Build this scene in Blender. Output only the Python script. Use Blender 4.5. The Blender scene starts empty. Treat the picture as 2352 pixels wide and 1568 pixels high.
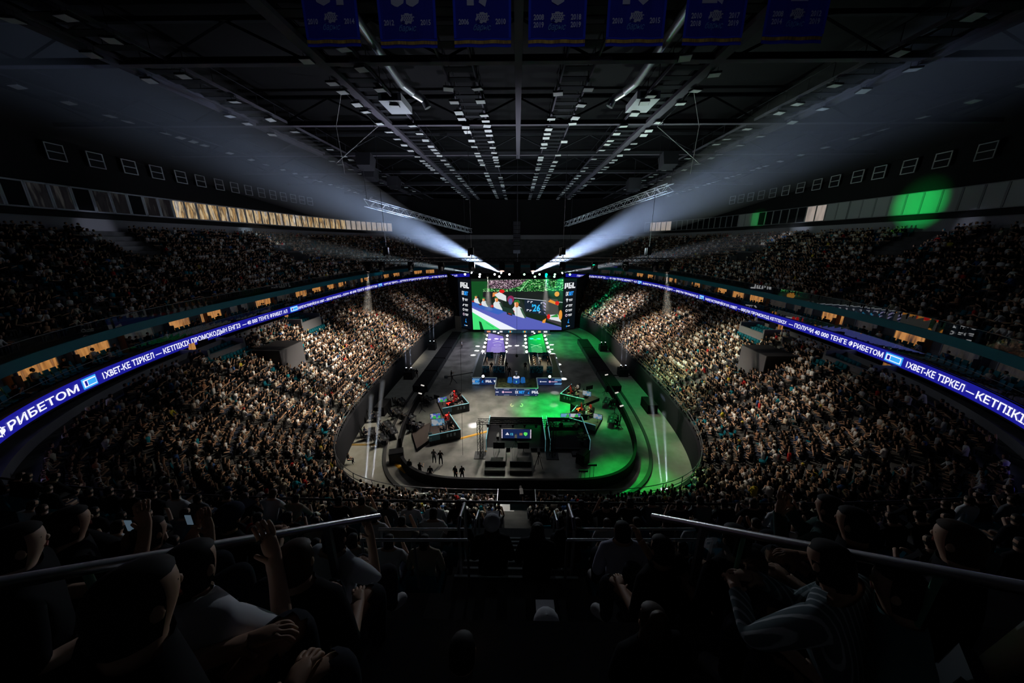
import bpy, bmesh, math, random
import numpy as np
from mathutils import Vector, Matrix
random.seed(7); RNG = np.random.default_rng(7)
C = bpy.context.scene.collection
sc = bpy.context.scene
R_ = math.radians

# ------------------------------------------------------------------ camera
FPX = 765.0; PITCH = R_(16.46); H = 21.7
YAW = math.atan(13 / (FPX / math.cos(PITCH)))
cd = bpy.data.cameras.new('camera'); cam = bpy.data.objects.new('camera', cd); C.objects.link(cam)
cd.sensor_width = 36; cd.lens = FPX / 2352 * 36; cd.clip_start = .05; cd.clip_end = 400
cam.location = (0, 0, H); cam.rotation_euler = (math.pi/2 - PITCH, 0, YAW)
sc.camera = cam
_sp, _cp = math.sin(PITCH), math.cos(PITCH)
def ray(px, py):
    u, v = px-1176, py-784
    d = (u, FPX*_cp - v*_sp, -(FPX*_sp + v*_cp)); c, s = math.cos(YAW), math.sin(YAW)
    return Vector((d[0]*c - d[1]*s, d[0]*s + d[1]*c, d[2]))
def onz(px, py, z=0.0):
    d = ray(px, py); return Vector((0, 0, H)) + d*((z-H)/d.z)
def ony(px, py, y):
    d = ray(px, py); return Vector((0, 0, H)) + d*(y/d.y)
def ont(px, py, t):
    return Vector((0, 0, H)) + ray(px, py)*t
def proj(P):
    P = np.atleast_2d(np.asarray(P, float)); c, s = math.cos(YAW), math.sin(YAW)
    X = P[:, 0]*c + P[:, 1]*s; Y = -P[:, 0]*s + P[:, 1]*c; Z = P[:, 2]-H
    fw = Y*_cp - Z*_sp; dn = -(Y*_sp + Z*_cp)
    fw = np.where(np.abs(fw) < 1e-6, 1e-6, fw)
    return 1176 + FPX*X/fw, 784 + FPX*dn/fw, fw

# ------------------------------------------------------------------ materials
_m = {}
def mat(name, col, rough=.7, metal=0., emit=None, es=1., spec=.3):
    if name in _m: return _m[name]
    m = bpy.data.materials.new(name); m.use_nodes = True
    b = m.node_tree.nodes['Principled BSDF']
    b.inputs['Base Color'].default_value = (*col, 1); b.inputs['Roughness'].default_value = rough
    b.inputs['Metallic'].default_value = metal; b.inputs['Specular IOR Level'].default_value = spec if rough < .8 else .05
    if emit is not None:
        b.inputs['Emission Color'].default_value = (*emit, 1); b.inputs['Emission Strength'].default_value = es
    _m[name] = m; return m
def noisy(name, c1, c2, scale, rough=.6, bump=0., detail=6, coord='Object', spec=.3, r2=None):
    m = mat(name, c1, rough, spec=spec); nt = m.node_tree; b = nt.nodes['Principled BSDF']
    tc = nt.nodes.new('ShaderNodeTexCoord'); n = nt.nodes.new('ShaderNodeTexNoise'); r = nt.nodes.new('ShaderNodeValToRGB')
    n.inputs['Scale'].default_value = scale; n.inputs['Detail'].default_value = detail
    r.color_ramp.elements[0].position = .35; r.color_ramp.elements[1].position = .68
    r.color_ramp.elements[0].color = (*c1, 1); r.color_ramp.elements[1].color = (*c2, 1)
    nt.links.new(tc.outputs[coord], n.inputs['Vector']); nt.links.new(n.outputs['Fac'], r.inputs['Fac'])
    nt.links.new(r.outputs['Color'], b.inputs['Base Color'])
    if r2 is not None:
        mr = nt.nodes.new('ShaderNodeMapRange'); mr.inputs['To Min'].default_value = rough; mr.inputs['To Max'].default_value = r2
        nt.links.new(n.outputs['Fac'], mr.inputs['Value']); nt.links.new(mr.outputs['Result'], b.inputs['Roughness'])
    if bump:
        bp = nt.nodes.new('ShaderNodeBump'); bp.inputs['Strength'].default_value = bump
        nt.links.new(n.outputs['Fac'], bp.inputs['Height']); nt.links.new(bp.outputs['Normal'], b.inputs['Normal'])
    return m
def glow(name, col, s): return mat(name, (.02, .02, .02), .5, emit=col, es=s)
def glass_mat(name, tint=(.9, .95, .95), refl=.035):
    if name in _m: return _m[name]
    m = bpy.data.materials.new(name); m.use_nodes = True; nt = m.node_tree; nt.nodes.clear()
    o = nt.nodes.new('ShaderNodeOutputMaterial'); t = nt.nodes.new('ShaderNodeBsdfTransparent'); g = nt.nodes.new('ShaderNodeBsdfGlossy')
    mx = nt.nodes.new('ShaderNodeMixShader'); f = nt.nodes.new('ShaderNodeFresnel'); f.inputs['IOR'].default_value = 1.5
    mm = nt.nodes.new('ShaderNodeMath'); mm.operation = 'MULTIPLY'; mm.inputs[1].default_value = refl*8
    t.inputs['Color'].default_value = (*tint, 1); g.inputs['Roughness'].default_value = .02
    nt.links.new(f.outputs[0], mm.inputs[0]); nt.links.new(mm.outputs[0], mx.inputs[0])
    nt.links.new(t.outputs[0], mx.inputs[1]); nt.links.new(g.outputs[0], mx.inputs[2]); nt.links.new(mx.outputs[0], o.inputs['Surface'])
    _m[name] = m; return m

BLACK = mat('black_drape', (.018, .018, .022), .9)
DARK = mat('dark_metal', (.02, .02, .024), .5, .3)
STEEL = mat('grey_steel', (.17, .18, .2), .45, .6)
ALU = mat('aluminium_tube', (.42, .44, .47), .35, .8)
CHROME = mat('brushed_rail', (.5, .5, .5), .28, 1.)
TEAL = mat('teal_paint', (.01, .19, .24), .45)
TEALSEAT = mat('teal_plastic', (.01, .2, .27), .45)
GREYWALL = mat('grey_plaster', (.16, .165, .18), .8)
CONC = noisy('tier_concrete', (.07, .07, .073), (.13, .13, .13), .6, .85)
GLASS = glass_mat('clear_glass')
TRIMBLUE = mat('pale_blue_trim', (.3, .55, .62), .4, emit=(.25, .7, .8), es=.25)
YELLOW = mat('yellow_rubber', (.75, .36, .03), .6)
SKIN = mat('skin_tan', (.55, .33, .22), .6)
HAIR = mat('hair_black', (.012, .009, .008), .7)
WHITE = mat('white_cloth', (.72, .72, .74), .8)
WOOD = mat('warm_wood', (.4, .18, .06), .5)

# ------------------------------------------------------------------ mesh builder
class MB:
    def __init__(s): s.v = []; s.f = []; s.m = []; s.ms = []; s.sm = []
    def mi(s, m):
        if m not in s.ms: s.ms.append(m)
        return s.ms.index(m)
    def add(s, vs, fs, m, smooth=False):
        o = len(s.v); k = s.mi(m)
        s.v.extend([tuple(v) for v in vs])
        for f in fs: s.f.append(tuple(i+o for i in f)); s.m.append(k); s.sm.append(smooth)
    def box(s, c, d, m, rz=0., rx=0., taper=1.):
        x, y, z = d[0]/2, d[1]/2, d[2]/2; vs = []
        M = Matrix.Rotation(rz, 3, 'Z') @ Matrix.Rotation(rx, 3, 'X')
        for k, q in ((-z, 1.), (z, taper)):
            for a, b in ((-x, -y), (x, -y), (x, y), (-x, y)): vs.append(Vector(c) + M @ Vector((a*q, b*q, k)))
        s.add(vs, [(3, 2, 1, 0), (4, 5, 6, 7), (0, 1, 5, 4), (1, 2, 6, 5), (2, 3, 7, 6), (3, 0, 4, 7)], m)
    def quad(s, a, b, c, d, m): s.add([a, b, c, d], [(0, 1, 2, 3)], m)
    def tube(s, p, q, r, m, n=8, r2=None, caps=True, smooth=True):
        p, q = Vector(p), Vector(q); d = q-p
        if d.length < 1e-6: return
        a = d.orthogonal().normalized(); b = d.normalized().cross(a); r2 = r if r2 is None else r2
        if n == 4: a, b = (a+b).normalized(), (b-a).normalized()
        vs = [p + (a*math.cos(2*math.pi*i/n) + b*math.sin(2*math.pi*i/n))*r for i in range(n)]
        vs += [q + (a*math.cos(2*math.pi*i/n) + b*math.sin(2*math.pi*i/n))*r2 for i in range(n)]
        fs = [(i, (i+1) % n, n+(i+1) % n, n+i) for i in range(n)]
        s.add(vs, fs, m, smooth and n > 4)
        if caps: s.add(vs, [tuple(range(n-1, -1, -1)), tuple(range(n, 2*n))], m)
    def path(s, pts, r, m, n=8):
        for a, b in zip(pts[:-1], pts[1:]): s.tube(a, b, r, m, n)
    def ball(s, c, r, m, seg=10, rings=7, M=None):
        c = Vector(c); r = Vector(r) if hasattr(r, '__len__') else Vector((r, r, r)); vs = []
        for j in range(rings+1):
            t = math.pi*j/rings
            for i in range(seg):
                p = 2*math.pi*i/seg; w = Vector((math.sin(t)*math.cos(p)*r.x, math.sin(t)*math.sin(p)*r.y, math.cos(t)*r.z))
                vs.append(c + (M @ w if M else w))
        fs = [(j*seg+i, (j+1)*seg+i, (j+1)*seg+(i+1) % seg, j*seg+(i+1) % seg) for j in range(rings) for i in range(seg)]
        s.add(vs, fs, m, True)
    def prism(s, pts, z0, z1, m, mtop=None):
        n = len(pts); vs = [(p[0], p[1], z0) for p in pts] + [(p[0], p[1], z1) for p in pts]
        s.add(vs, [(i, (i+1) % n, n+(i+1) % n, n+i) for i in range(n)] + [tuple(range(n-1, -1, -1))], m)
        s.add(vs, [tuple(range(n, 2*n))], mtop or m)
    def poly(s, pts, m): s.add(pts, [tuple(range(len(pts)))], m)
    def build(s, name, parent=None, loc=None, rz=None):
        me = bpy.data.meshes.new(name); me.from_pydata(s.v, [], s.f)
        for m in s.ms: me.materials.append(m)
        if s.f:
            me.polygons.foreach_set('material_index', s.m); me.polygons.foreach_set('use_smooth', s.sm)
        me.update()
        o = bpy.data.objects.new(name, me); C.objects.link(o)
        if parent is not None: o.parent = parent
        if loc is not None: o.location = loc
        if rz is not None: o.rotation_euler = (0, 0, rz)
        return o
def one(name, m, kind, *a, parent=None, **k):
    b = MB(); getattr(b, kind)(*a, m, **k); return b.build(name, parent)
def tag(o, label, cat, group=None, kind=None):
    o['label'] = label; o['category'] = cat
    if group: o['group'] = group
    if kind: o['kind'] = kind
    return o
def thing(name, label, cat, loc=(0, 0, 0), rz=0., group=None):
    o = bpy.data.objects.new(name, None); C.objects.link(o); o.empty_display_size = .2
    o.location = loc; o.rotation_euler = (0, 0, rz)
    return tag(o, label, cat, group)
def struct(o, label=None, cat='structure'):
    o['kind'] = 'structure'
    if label: o['label'] = label; o['category'] = cat
    return o
def dup(root, loc, rz=0., label=None, group=None, scale=None):
    r = root.copy(); C.objects.link(r); r.location = loc; r.rotation_euler = (0, 0, rz)
    if label: r['label'] = label
    if group: r['group'] = group
    if scale: r.scale = (scale,)*3
    for ch in list(root.children):
        c = ch.copy(); C.objects.link(c); c.parent = r
        for g in list(ch.children):
            d = g.copy(); C.objects.link(d); d.parent = c
    return r
_tx = {}
def text_poly(s, bold=.0, shear=0.):
    k = (s, bold, shear)
    if k in _tx: return _tx[k]
    cu = bpy.data.curves.new('t', 'FONT'); cu.body = s; cu.size = 1; cu.offset = bold; cu.shear = shear; cu.resolution_u = 2
    o = bpy.data.objects.new('t', cu); C.objects.link(o)
    me = bpy.data.meshes.new_from_object(o.evaluated_get(bpy.context.evaluated_depsgraph_get()))
    v = [(p.co.x, p.co.y) for p in me.vertices]; f = [tuple(p.vertices) for p in me.polygons]
    bpy.data.objects.remove(o); bpy.data.curves.remove(cu); bpy.data.meshes.remove(me)
    a = np.array(v) if v else np.zeros((1, 2)); a[:, 0] -= a[:, 0].min(); 
    _tx[k] = (a, f, a[:, 0].max(), a[:, 1].max()); return _tx[k]
def put_text(b, s, org, xd, yd, m, height=None, width=None, center=True, bold=.012, shear=0.):
    v, f, w, h = text_poly(s, bold, shear); sy = (height or 1)/max(h, .01); sx = sy if width is None else width/w
    org, xd, yd = Vector(org), Vector(xd).normalized(), Vector(yd).normalized()
    ox = -w*sx/2 if center else 0
    b.add([org + xd*(p[0]*sx+ox) + yd*(p[1]*sy) for p in v], f, m)
PGL = [[(0, 0, .42, 1), (.42, .94, 1, 1), (.6, .25, 1, 1), (.42, .25, .6, .31)],
       [(0, 0, .42, 1), (.42, .94, 1, 1), (.42, 0, 1, .19), (.66, .19, 1, .62), (.53, .44, .66, .62)],
       [(0, 0, .44, 1), (.44, 0, 1, .24)]]
def put_pgl(b, org, xd, yd, h, m, shear=.0):
    org, xd, yd = Vector(org), Vector(xd).normalized(), Vector(yd).normalized(); w = h*.75; x0 = -1.5*w-.12*h
    for L in PGL:
        for (a, c, d, e) in L:
            b.quad(*[org + xd*(x0 + p*w + q*h*shear) + yd*(q*h) for p, q in ((a, c), (d, c), (d, e), (a, e))], m)
        x0 += w*1.16

# ------------------------------------------------------------------ bowl curves
YC = 55.0
NB = 240
PHI = np.linspace(0, 2*math.pi, NB, endpoint=False)
def sup(phi, a, bn, bf, nn, nf, yc=YC):
    phi = np.asarray(phi, float); sx, cy = np.sin(phi), np.cos(phi); n = np.where(cy > 0, nn, nf); b = np.where(cy > 0, bn, bf)
    return np.stack([a*np.sign(sx)*np.abs(sx)**(2/n), yc - b*np.sign(cy)*np.abs(cy)**(2/n)], -1)
def cF(p): return sup(p, 19.4, 34, 37, 4.2, 4.2)
def cR(p): return sup(p, 35.9, 48.4, 58, 3.2, 3.0)
def cU0(p): return sup(p, 36.7, 48.4, 59, 3.2, 3.0)
def cU1(p): return sup(p, 51.2, 60, 72, 3.0, 3.0)
def lerp(ca, cb, s): return lambda p: ca(p)*(1-s) + cb(p)*s
def ring(levels, name, m, phis=None, smooth=False):
    """levels: list of (curve function, z); quads between consecutive levels"""
    closed = phis is None; ph = PHI if closed else phis; n = len(ph); b = MB(); vs = []
    for cf, z in levels:
        for p in cf(ph): vs.append((p[0], p[1], z))
    fs = []
    for k in range(len(levels)-1):
        for i in range(n if closed else n-1):
            j = (i+1) % n; fs.append((k*n+i, k*n+j, (k+1)*n+j, (k+1)*n+i))
    b.add(vs, fs, m, smooth); return b.build(name)
def arc(cf, p0, p1, n=200):
    ph = np.linspace(p0, p1, n); P = cf(ph); d = np.r_[0, np.cumsum(np.linalg.norm(np.diff(P, axis=0), axis=1))]
    return ph, P, d

# floor
FLOORM = noisy('polished_concrete', (.11, .105, .095), (.27, .26, .235), .5, .28, bump=.02, detail=9, r2=.5, spec=.4)
b = MB(); b.poly([(p[0], p[1], 0) for p in cF(PHI)], FLOORM)
struct(b.build('floor'), 'worn polished concrete arena floor', 'floor')
WALKM = noisy('track_concrete', (.24, .235, .2), (.29, .285, .25), 1.2, .5)
RINK = lambda p: sup(p, 15.6, 31, 31, 4.2, 4.2)
b = MB(); A = cF(PHI); B = RINK(PHI)
b.add([(p[0], p[1], .012) for p in B] + [(p[0], p[1], .012) for p in A], [(i, (i+1) % NB, NB+(i+1) % NB, NB+i) for i in range(NB)], WALKM)
struct(b.build('floor_walkway'), 'pale concrete walkway around the rink edge', 'floor')
ring([(RINK, .0), (RINK, .16), (lambda p: sup(p, 15.9, 31.3, 31.3, 4.2, 4.2), .16), (lambda p: sup(p, 15.9, 31.3, 31.3, 4.2, 4.2), 0)], 'trim_kerb', mat('kerb_black', (.03, .03, .03), .6))
struct(bpy.data.objects['trim_kerb'], 'dark kerb ring around the rink floor', 'kerb')
# front wall of the stands
WALLZ = 3.0
ring([(cF, 0), (cF, WALLZ), (lerp(cF, cR, .02), WALLZ)], 'wall_stand', mat('wall_drape', (.02, .021, .026), .85))
struct(bpy.data.objects['wall_stand'], 'black draped wall below the lower stand', 'wall')
# lower tier
NLOW = 20; Z0L = 2.7; Z1L = 10.4
lo = []
for k in range(NLOW):
    z = Z0L + (Z1L-Z0L)*k/(NLOW-1); lo += [(lerp(cF, cR, .02+.9*k/NLOW), z), (lerp(cF, cR, .02+.9*(k+1)/NLOW), z)]
lo += [(lerp(cF, cR, 1.07), Z1L)]
struct(ring(lo, 'floor_lower_tier', CONC), 'stepped concrete of the lower stand', 'stand')
ring([(lerp(cF, cR, .935), Z1L-.1), (lerp(cF, cR, .935), 10.97)], 'wall_concourse', mat('concourse_wall', (.3, .3, .31), .8))
struct(bpy.data.objects['wall_concourse'], 'grey wall behind the lower stand', 'wall')
# club tier slab
ZR0, ZR1 = 11.05, 12.1
ring([(lambda p: cR(p)*1.0, ZR0-.1), (lerp(cF, cR, 1.2), ZR0-.1)], 'ceiling_club_soffit', GREYWALL)
struct(bpy.data.objects['ceiling_club_soffit'], 'underside of the club balcony', 'soffit')
off = lambda k: (lambda p: cU0(p) + (cU1(p)-cU0(p))*k)
struct(ring([(lambda p: cR(p)+(cU0(p)-cR(p))*.3, ZR1-.05), (off(.012), ZR1-.05), (off(.012), ZR1-.4), (off(.06), ZR1-.4), (off(.06), ZR1-.2), (off(.2), ZR1-.2)], 'floor_club_tier', CONC), 'stepped floor of the club balcony', 'balcony')
ring([(off(.118), ZR1-.3), (off(.118), 15)], 'wall_suites', mat('suite_wall', (.2, .2, .21), .7))
struct(bpy.data.objects['wall_suites'], 'pale wall of the suites behind the club seats', 'wall')
# upper tier
ZT0, ZT1 = 13.9, 14.65
ring([(off(.21), ZT0), (cU0, ZT0), (cU0, ZT1), (off(.005), ZT1), (off(.005), 14.66)], 'trim_upper_fascia', TEAL)
struct(bpy.data.objects['trim_upper_fascia'], 'teal fascia band along the upper tier edge', 'fascia')
UPN = [(0, 15.0), (.1, 15.6), (.19, 16.3), (.29, 17.3), (.42, 19.1)] + [(.42+.0645*k, 19.1+.55*k) for k in range(1, 9)]
UPS = [(k/15, 15.0+.575*k) for k in range(15)]
PN = R_(8.5)
def tier(UP, name, phis):
    lv = []
    for i, (s_, z) in enumerate(UP):
        s2 = UP[i+1][0] if i+1 < len(UP) else 1.0
        lv += [(off(s_+.006 if i == 0 else s_), z), (off(s2), z)]
    return ring(lv, name, CONC, phis)
struct(tier(UPN, 'floor_upper_tier_near', np.linspace(-PN, PN, 60)), 'stepped concrete of the near upper stand around the camera', 'stand')
struct(tier(UPS, 'floor_upper_tier', np.linspace(PN, 2*math.pi-PN, 240)), 'stepped concrete of the upper stand', 'stand')
WALLU = mat('upper_wall', (.019, .019, .021), .8)
SILL = mat('upper_sill_wall', (.33, .33, .36), .7)
ring([(cU1, 22.9), (cU1, 24.5)], 'wall_upper_low', SILL); struct(bpy.data.objects['wall_upper_low'], 'pale low wall behind the upper stand', 'wall')
ring([(cU1, 24.5), (lambda p: cU1(p)*np.array([.985, 1]), 24.5), (lambda p: cU1(p)*np.array([.985, 1]), 25.1), (cU1, 25.1)], 'wall_upper_band', WALLU); struct(bpy.data.objects['wall_upper_band'], 'dark band below the box windows', 'wall')
ring([(cU1, 25.1), (cU1, 27.9)], 'wall_boxes', WALLU); struct(bpy.data.objects['wall_boxes'], 'dark wall holding the box windows', 'wall')
ring([(cU1, 27.9), (lambda p: cU1(p)*np.array([1.01, 1]), 36.5)], 'wall_upper', WALLU); struct(bpy.data.objects['wall_upper'], 'dark upper wall of the arena', 'wall')
b = MB(); b.poly([(p[0]*1.02, YC+(p[1]-YC)*1.02, 37) for p in cU1(PHI)], mat('roof_deck', (.008, .008, .009), .9))
struct(b.build('ceiling'), 'black roof deck', 'ceiling')
# ------------------------------------------------------------------ LED ribbon
LEDBLUE = glow('led_deep_blue', (.012, .012, .36), .8)
LEDWHITE = glow('led_white_text', (.82, .82, 1.), 1.15)
LEDCYAN = glow('led_cyan_plate', (.04, .4, .95), 1.0)
def ribbon(side):
    # side -1 left (read near -> far), +1 right (read far -> near)
    p0, p1 = (R_(352), R_(197)) if side < 0 else (R_(163), R_(8))
    ph, P, d = arc(cR, p0, p1, 500)
    b = MB(); n = len(P)
    inn = [np.array([YC*0, 0])]*n
    T = np.gradient(P, axis=0); T /= np.linalg.norm(T, axis=1)[:, None]
    N = np.stack([T[:, 1], -T[:, 0]], 1)
    if np.dot(N[n//2], np.array([0, YC]) - P[n//2]) < 0: N = -N
    vs = []
    for o_, z in ((0, ZR0), (.12, ZR0), (.12, ZR1), (0, ZR1)):
        q = P - N*(.12-o_)
        vs += [(q[i, 0], q[i, 1], z) for i in range(n)]
    CAB = mat('led_cabinet', (.02, .02, .03), .5)
    b.add(vs, [(k*n+i, k*n+i+1, (k+1)*n+i+1, (k+1)*n+i) for k in (0, 2) for i in range(n-1)], CAB)
    root = b.build('ribbon_board')
    tag(root, 'curved blue LED ribbon board along the %s club balcony' % ('left' if side < 0 else 'right'), 'LED board')
    b = MB(); b.add(vs, [(n+i, n+i+1, 2*n+i+1, 2*n+i) for i in range(n-1)], LEDBLUE); b.build('led_face', root)
    px, py, fw = proj(np.c_[P, np.full(n, 11.6)])
    ok = (fw > 1) & (P[:, 1] > 13)
    def at(x):
        k = np.where(ok)[0]; j = k[np.argmin(np.abs(px[k]-x))]; return d[j]
    def pt(s, z, o_=.03):
        x = np.interp(s, d, P[:, 0]); y = np.interp(s, d, P[:, 1]); nx = np.interp(s, d, N[:, 0]); ny = np.interp(s, d, N[:, 1])
        return (x+nx*o_, y+ny*o_, z)
    L = MB(); Pl = MB()
    if side < 0:
        items = [('40 000 ТЕНГЕ ФРИБЕТОМ', -80, 180), ('#', 186, 222), ('1XBET-КЕ ТІРКЕЛ —', 234, 372), ('КЕТПІКІХ ПРОМОКОДЫН ЕНГІЗ', 376, 552), ('— 40 000 ТЕНГЕ ФРИБЕТ АЛ', 556, 662), ('#', 666, 682),
                 ('ЗАРЕГИСТРИРУЙСЯ НА 1XBET — ВВЕДИ ПРОМОКОД — ПОЛУЧИ', 688, 800), ('40 000 ТЕНГЕ ФРИБЕТОМ', 803, 866), ('#', 869, 878), ('1XBET-КЕ ТІРКЕЛ — КЕТПІКІХ ПРОМОКОДЫН ЕНГІЗ — 40 000 ТЕНГЕ ФРИБЕТ АЛ', 881, 1050)]
    else:
        items = [('ПРОМОКОДЫН ЕНГІЗ — 40 000 ТЕНГЕ ФРИБЕТ АЛ', 1326, 1462), ('#', 1465, 1474), ('ЗАРЕГИСТРИРУЙСЯ НА 1XBET — ВВЕДИ ПРОМОКОД', 1477, 1603), ('#', 1606, 1618),
                 ('ЗАРЕГИСТРИРУЙСЯ НА 1XBET — ВВЕДИ ПРОМОКОД КЕТПІКІХ', 1620, 1808), ('— ПОЛУЧИ 40 000 ТЕНГЕ ФРИБЕТОМ', 1812, 2030), ('#', 2036, 2074), ('1XBET-КЕ ТІРКЕЛ —', 2084, 2240), ('КЕТПІКІХ ПРОМОКОД', 2245, 2440)]
    for s, a, e in items:
        if 0 <= a <= 2352: sa = at(a)
        elif a < 0: sa = at(4) - 9
        else: continue
        se = at(e) if e <= 2352 else at(2348) + 7
        if s == '#':
            m = (sa+se)/2; w = abs(se-sa)/2; Pl = MB()
            for o_, (u0, u1, z0, z1), mt in ((.03, (-w, w, 11.18, 11.97), LEDCYAN), (.05, (-w*.86, w*.86, 11.3, 11.85), LEDWHITE), (.07, (-w*.3, w*.78, 11.38, 11.77), LEDCYAN), (.07, (-w*.7, -w*.4, 11.38, 11.77), LEDBLUE)):
                Pl.quad(pt(m+u0, z0, o_), pt(m+u1, z0, o_), pt(m+u1, z1, o_), pt(m+u0, z1, o_), mt)
            Pl.build('logo_plate', root); continue
        v, f, w, h = text_poly(s, .02); k = (se-sa)/w
        L = MB(); L.add([pt(sa+p[0]*k, 11.3+p[1]/h*.55) for p in v], f, LEDWHITE); L.build('lettering', root)
    return P, N, d
for s_ in (-1, 1): ribbon(s_)

# glass rails on both balconies
def glass_rail(name, label, cf, z, h, p0, p1, step=2.4, railm=ALU, group=None):
    ph, P, d = arc(cf, p0, p1, 160); b = MB(); n = len(P)
    vs = [(p[0], p[1], z) for p in P] + [(p[0], p[1], z+h) for p in P]
    b.add(vs, [(i, i+1, n+i+1, n+i) for i in range(n-1)], GLASS)
    root = b.build(name); tag(root, label, 'railing', group)
    b = MB(); b.path([(p[0], p[1], z+h) for p in P], .022, railm, 6); b.build('top_rail', root)
    return root
for s_, nm in ((1, 'right'), (-1, 'left')):
    pa, pb = (R_(12), R_(160)) if s_ > 0 else (R_(348), R_(200))
    glass_rail('glass_railing', 'clear glass railing above the %s LED ribbon board' % nm, lambda p: cR(p)+(cU0(p)-cR(p))*.3, ZR1, .75, pa, pb)
    glass_rail('glass_railing', 'clear glass railing above the %s teal fascia' % nm, off(.004), 14.66, .95, pa, pb)

# suites behind the club seats: warm lit windows, door pillars
def suite_mat(name, cols, s, sc_):
    """lit interior seen through a window: irregular patches of wall, lamps and furniture; in the grey panes, reflections"""
    m = bpy.data.materials.new(name); m.use_nodes = True; nt = m.node_tree; bs = nt.nodes['Principled BSDF']
    bs.inputs['Base Color'].default_value = (.03, .02, .02, 1); bs.inputs['Roughness'].default_value = .2
    tc = nt.nodes.new('ShaderNodeTexCoord'); mp = nt.nodes.new('ShaderNodeMapping'); mp.inputs['Scale'].default_value = (3.2, 3.2, .55); n = nt.nodes.new('ShaderNodeTexNoise'); n.inputs['Detail'].default_value = 3; n.inputs['Roughness'].default_value = .55; r = nt.nodes.new('ShaderNodeValToRGB')
    n.inputs['Scale'].default_value = sc_; els = r.color_ramp.elements
    while len(els) < len(cols): els.new(.5)
    for k, (e, c) in enumerate(zip(els, cols)): e.position = .3+.42*k/(len(cols)-1); e.color = (*c, 1)
    nt.links.new(tc.outputs['Object'], mp.inputs[0]); nt.links.new(mp.outputs[0], n.inputs['Vector']); nt.links.new(n.outputs['Fac'], r.inputs['Fac'])
    nt.links.new(r.outputs['Color'], bs.inputs['Emission Color']); bs.inputs['Emission Strength'].default_value = s
    return m
SWARM = suite_mat('suite_warm', ((.06, .03, .02), (.5, .2, .05), (.75, .33, .09), (.3, .12, .04), (.85, .5, .2)), .65, .4)
SDIM = suite_mat('suite_dim', ((.01, .01, .012), (.04, .035, .03), (.012, .014, .018)), .5, .6)
WINDK = mat('window_dark', (.012, .014, .018), .15)
FRAME = mat('window_frame', (.5, .54, .6), .5)
nwin = [0]
def window_on(cf, phm, wid, z0, z1, pane, frame_m=FRAME, inset=.05, fr=.08, label=None, door=False):
    e = 1e-3; p = cf(np.array([phm-e, phm, phm+e])); t = p[2]-p[0]; t /= np.linalg.norm(t); c = p[1]
    nrm = np.array([t[1], -t[0]]); 
    if np.dot(nrm, np.array([0, YC])-c) < 0: nrm = -nrm
    nwin[0] += 1
    b = MB(); X = lambda u, z, o_: (c[0]+t[0]*u+nrm[0]*o_, c[1]+t[1]*u+nrm[1]*o_, z)
    w = wid/2
    for (u0, u1, a, bb) in ((-w, -w+fr, z0, z1), (w-fr, w, z0, z1), (-w, w, z0, z0+fr), (-w, w, z1-fr, z1)):
        vs = [X(u, z, o_) for o_ in (0.0, inset+.06) for (u, z) in ((u0, a), (u1, a), (u1, bb), (u0, bb))]
        b.add(vs, [(4, 5, 6, 7), (0, 1, 5, 4), (1, 2, 6, 5), (2, 3, 7, 6), (3, 0, 4, 7)], frame_m)
    o = b.build('window_%d' % nwin[0]); o['kind'] = 'structure'
    if label: o['label'] = label; o['category'] = 'window'
    b = MB(); b.quad(X(-w, z0, inset), X(w, z0, inset), X(w, z1, inset), X(-w, z1, inset), pane); b.build('pane', o)
    return X
def stations(cf, p0, p1, step):
    ph, P, d = arc(cf, p0, p1, 600); n = int(d[-1]//step)
    s = (np.arange(n)+.5)*step; return np.interp(s, d, ph), s
rr = random.Random(3)
for s_, nm in ((-1, 'left'), (1, 'right')):
    pa, pb = (R_(345), R_(212)) if s_ < 0 else (R_(15), R_(148))
    phs, ss = stations(off(.118), pa, pb, 4.6)
    for i, p in enumerate(phs):
        warm = rr.random() < (.72 if s_ < 0 else .5)
        x, y = off(.118)(np.array([p]))[0]
        window_on(off(.116), p, 3.2, ZR1+.35, ZR1+1.6, SWARM if warm else SDIM, FRAME, label='%s suite window behind the %s club seats' % ('warm lit' if warm else 'dim', nm))
        # partition fin between suites
        p2 = p + (phs[1]-phs[0])*.5
        q = off(.112)(np.array([p2]))[0]; q2 = off(.07)(np.array([p2]))[0]
        b = MB(); b.tube((q[0], q[1], ZR1-.2), (q[0], q[1], ZR1+1.8), .3, GREYWALL if i % 2 else WOOD, 4); b.quad((q[0], q[1], ZR1+.2), (q2[0], q2[1], ZR1+.2), (q2[0], q2[1], ZR1+1.1), (q[0], q[1], ZR1+1.1), GREYWALL)
        o = b.build('trim_%d' % (i+1+(0 if s_ < 0 else 60))); o['kind'] = 'structure'

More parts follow.
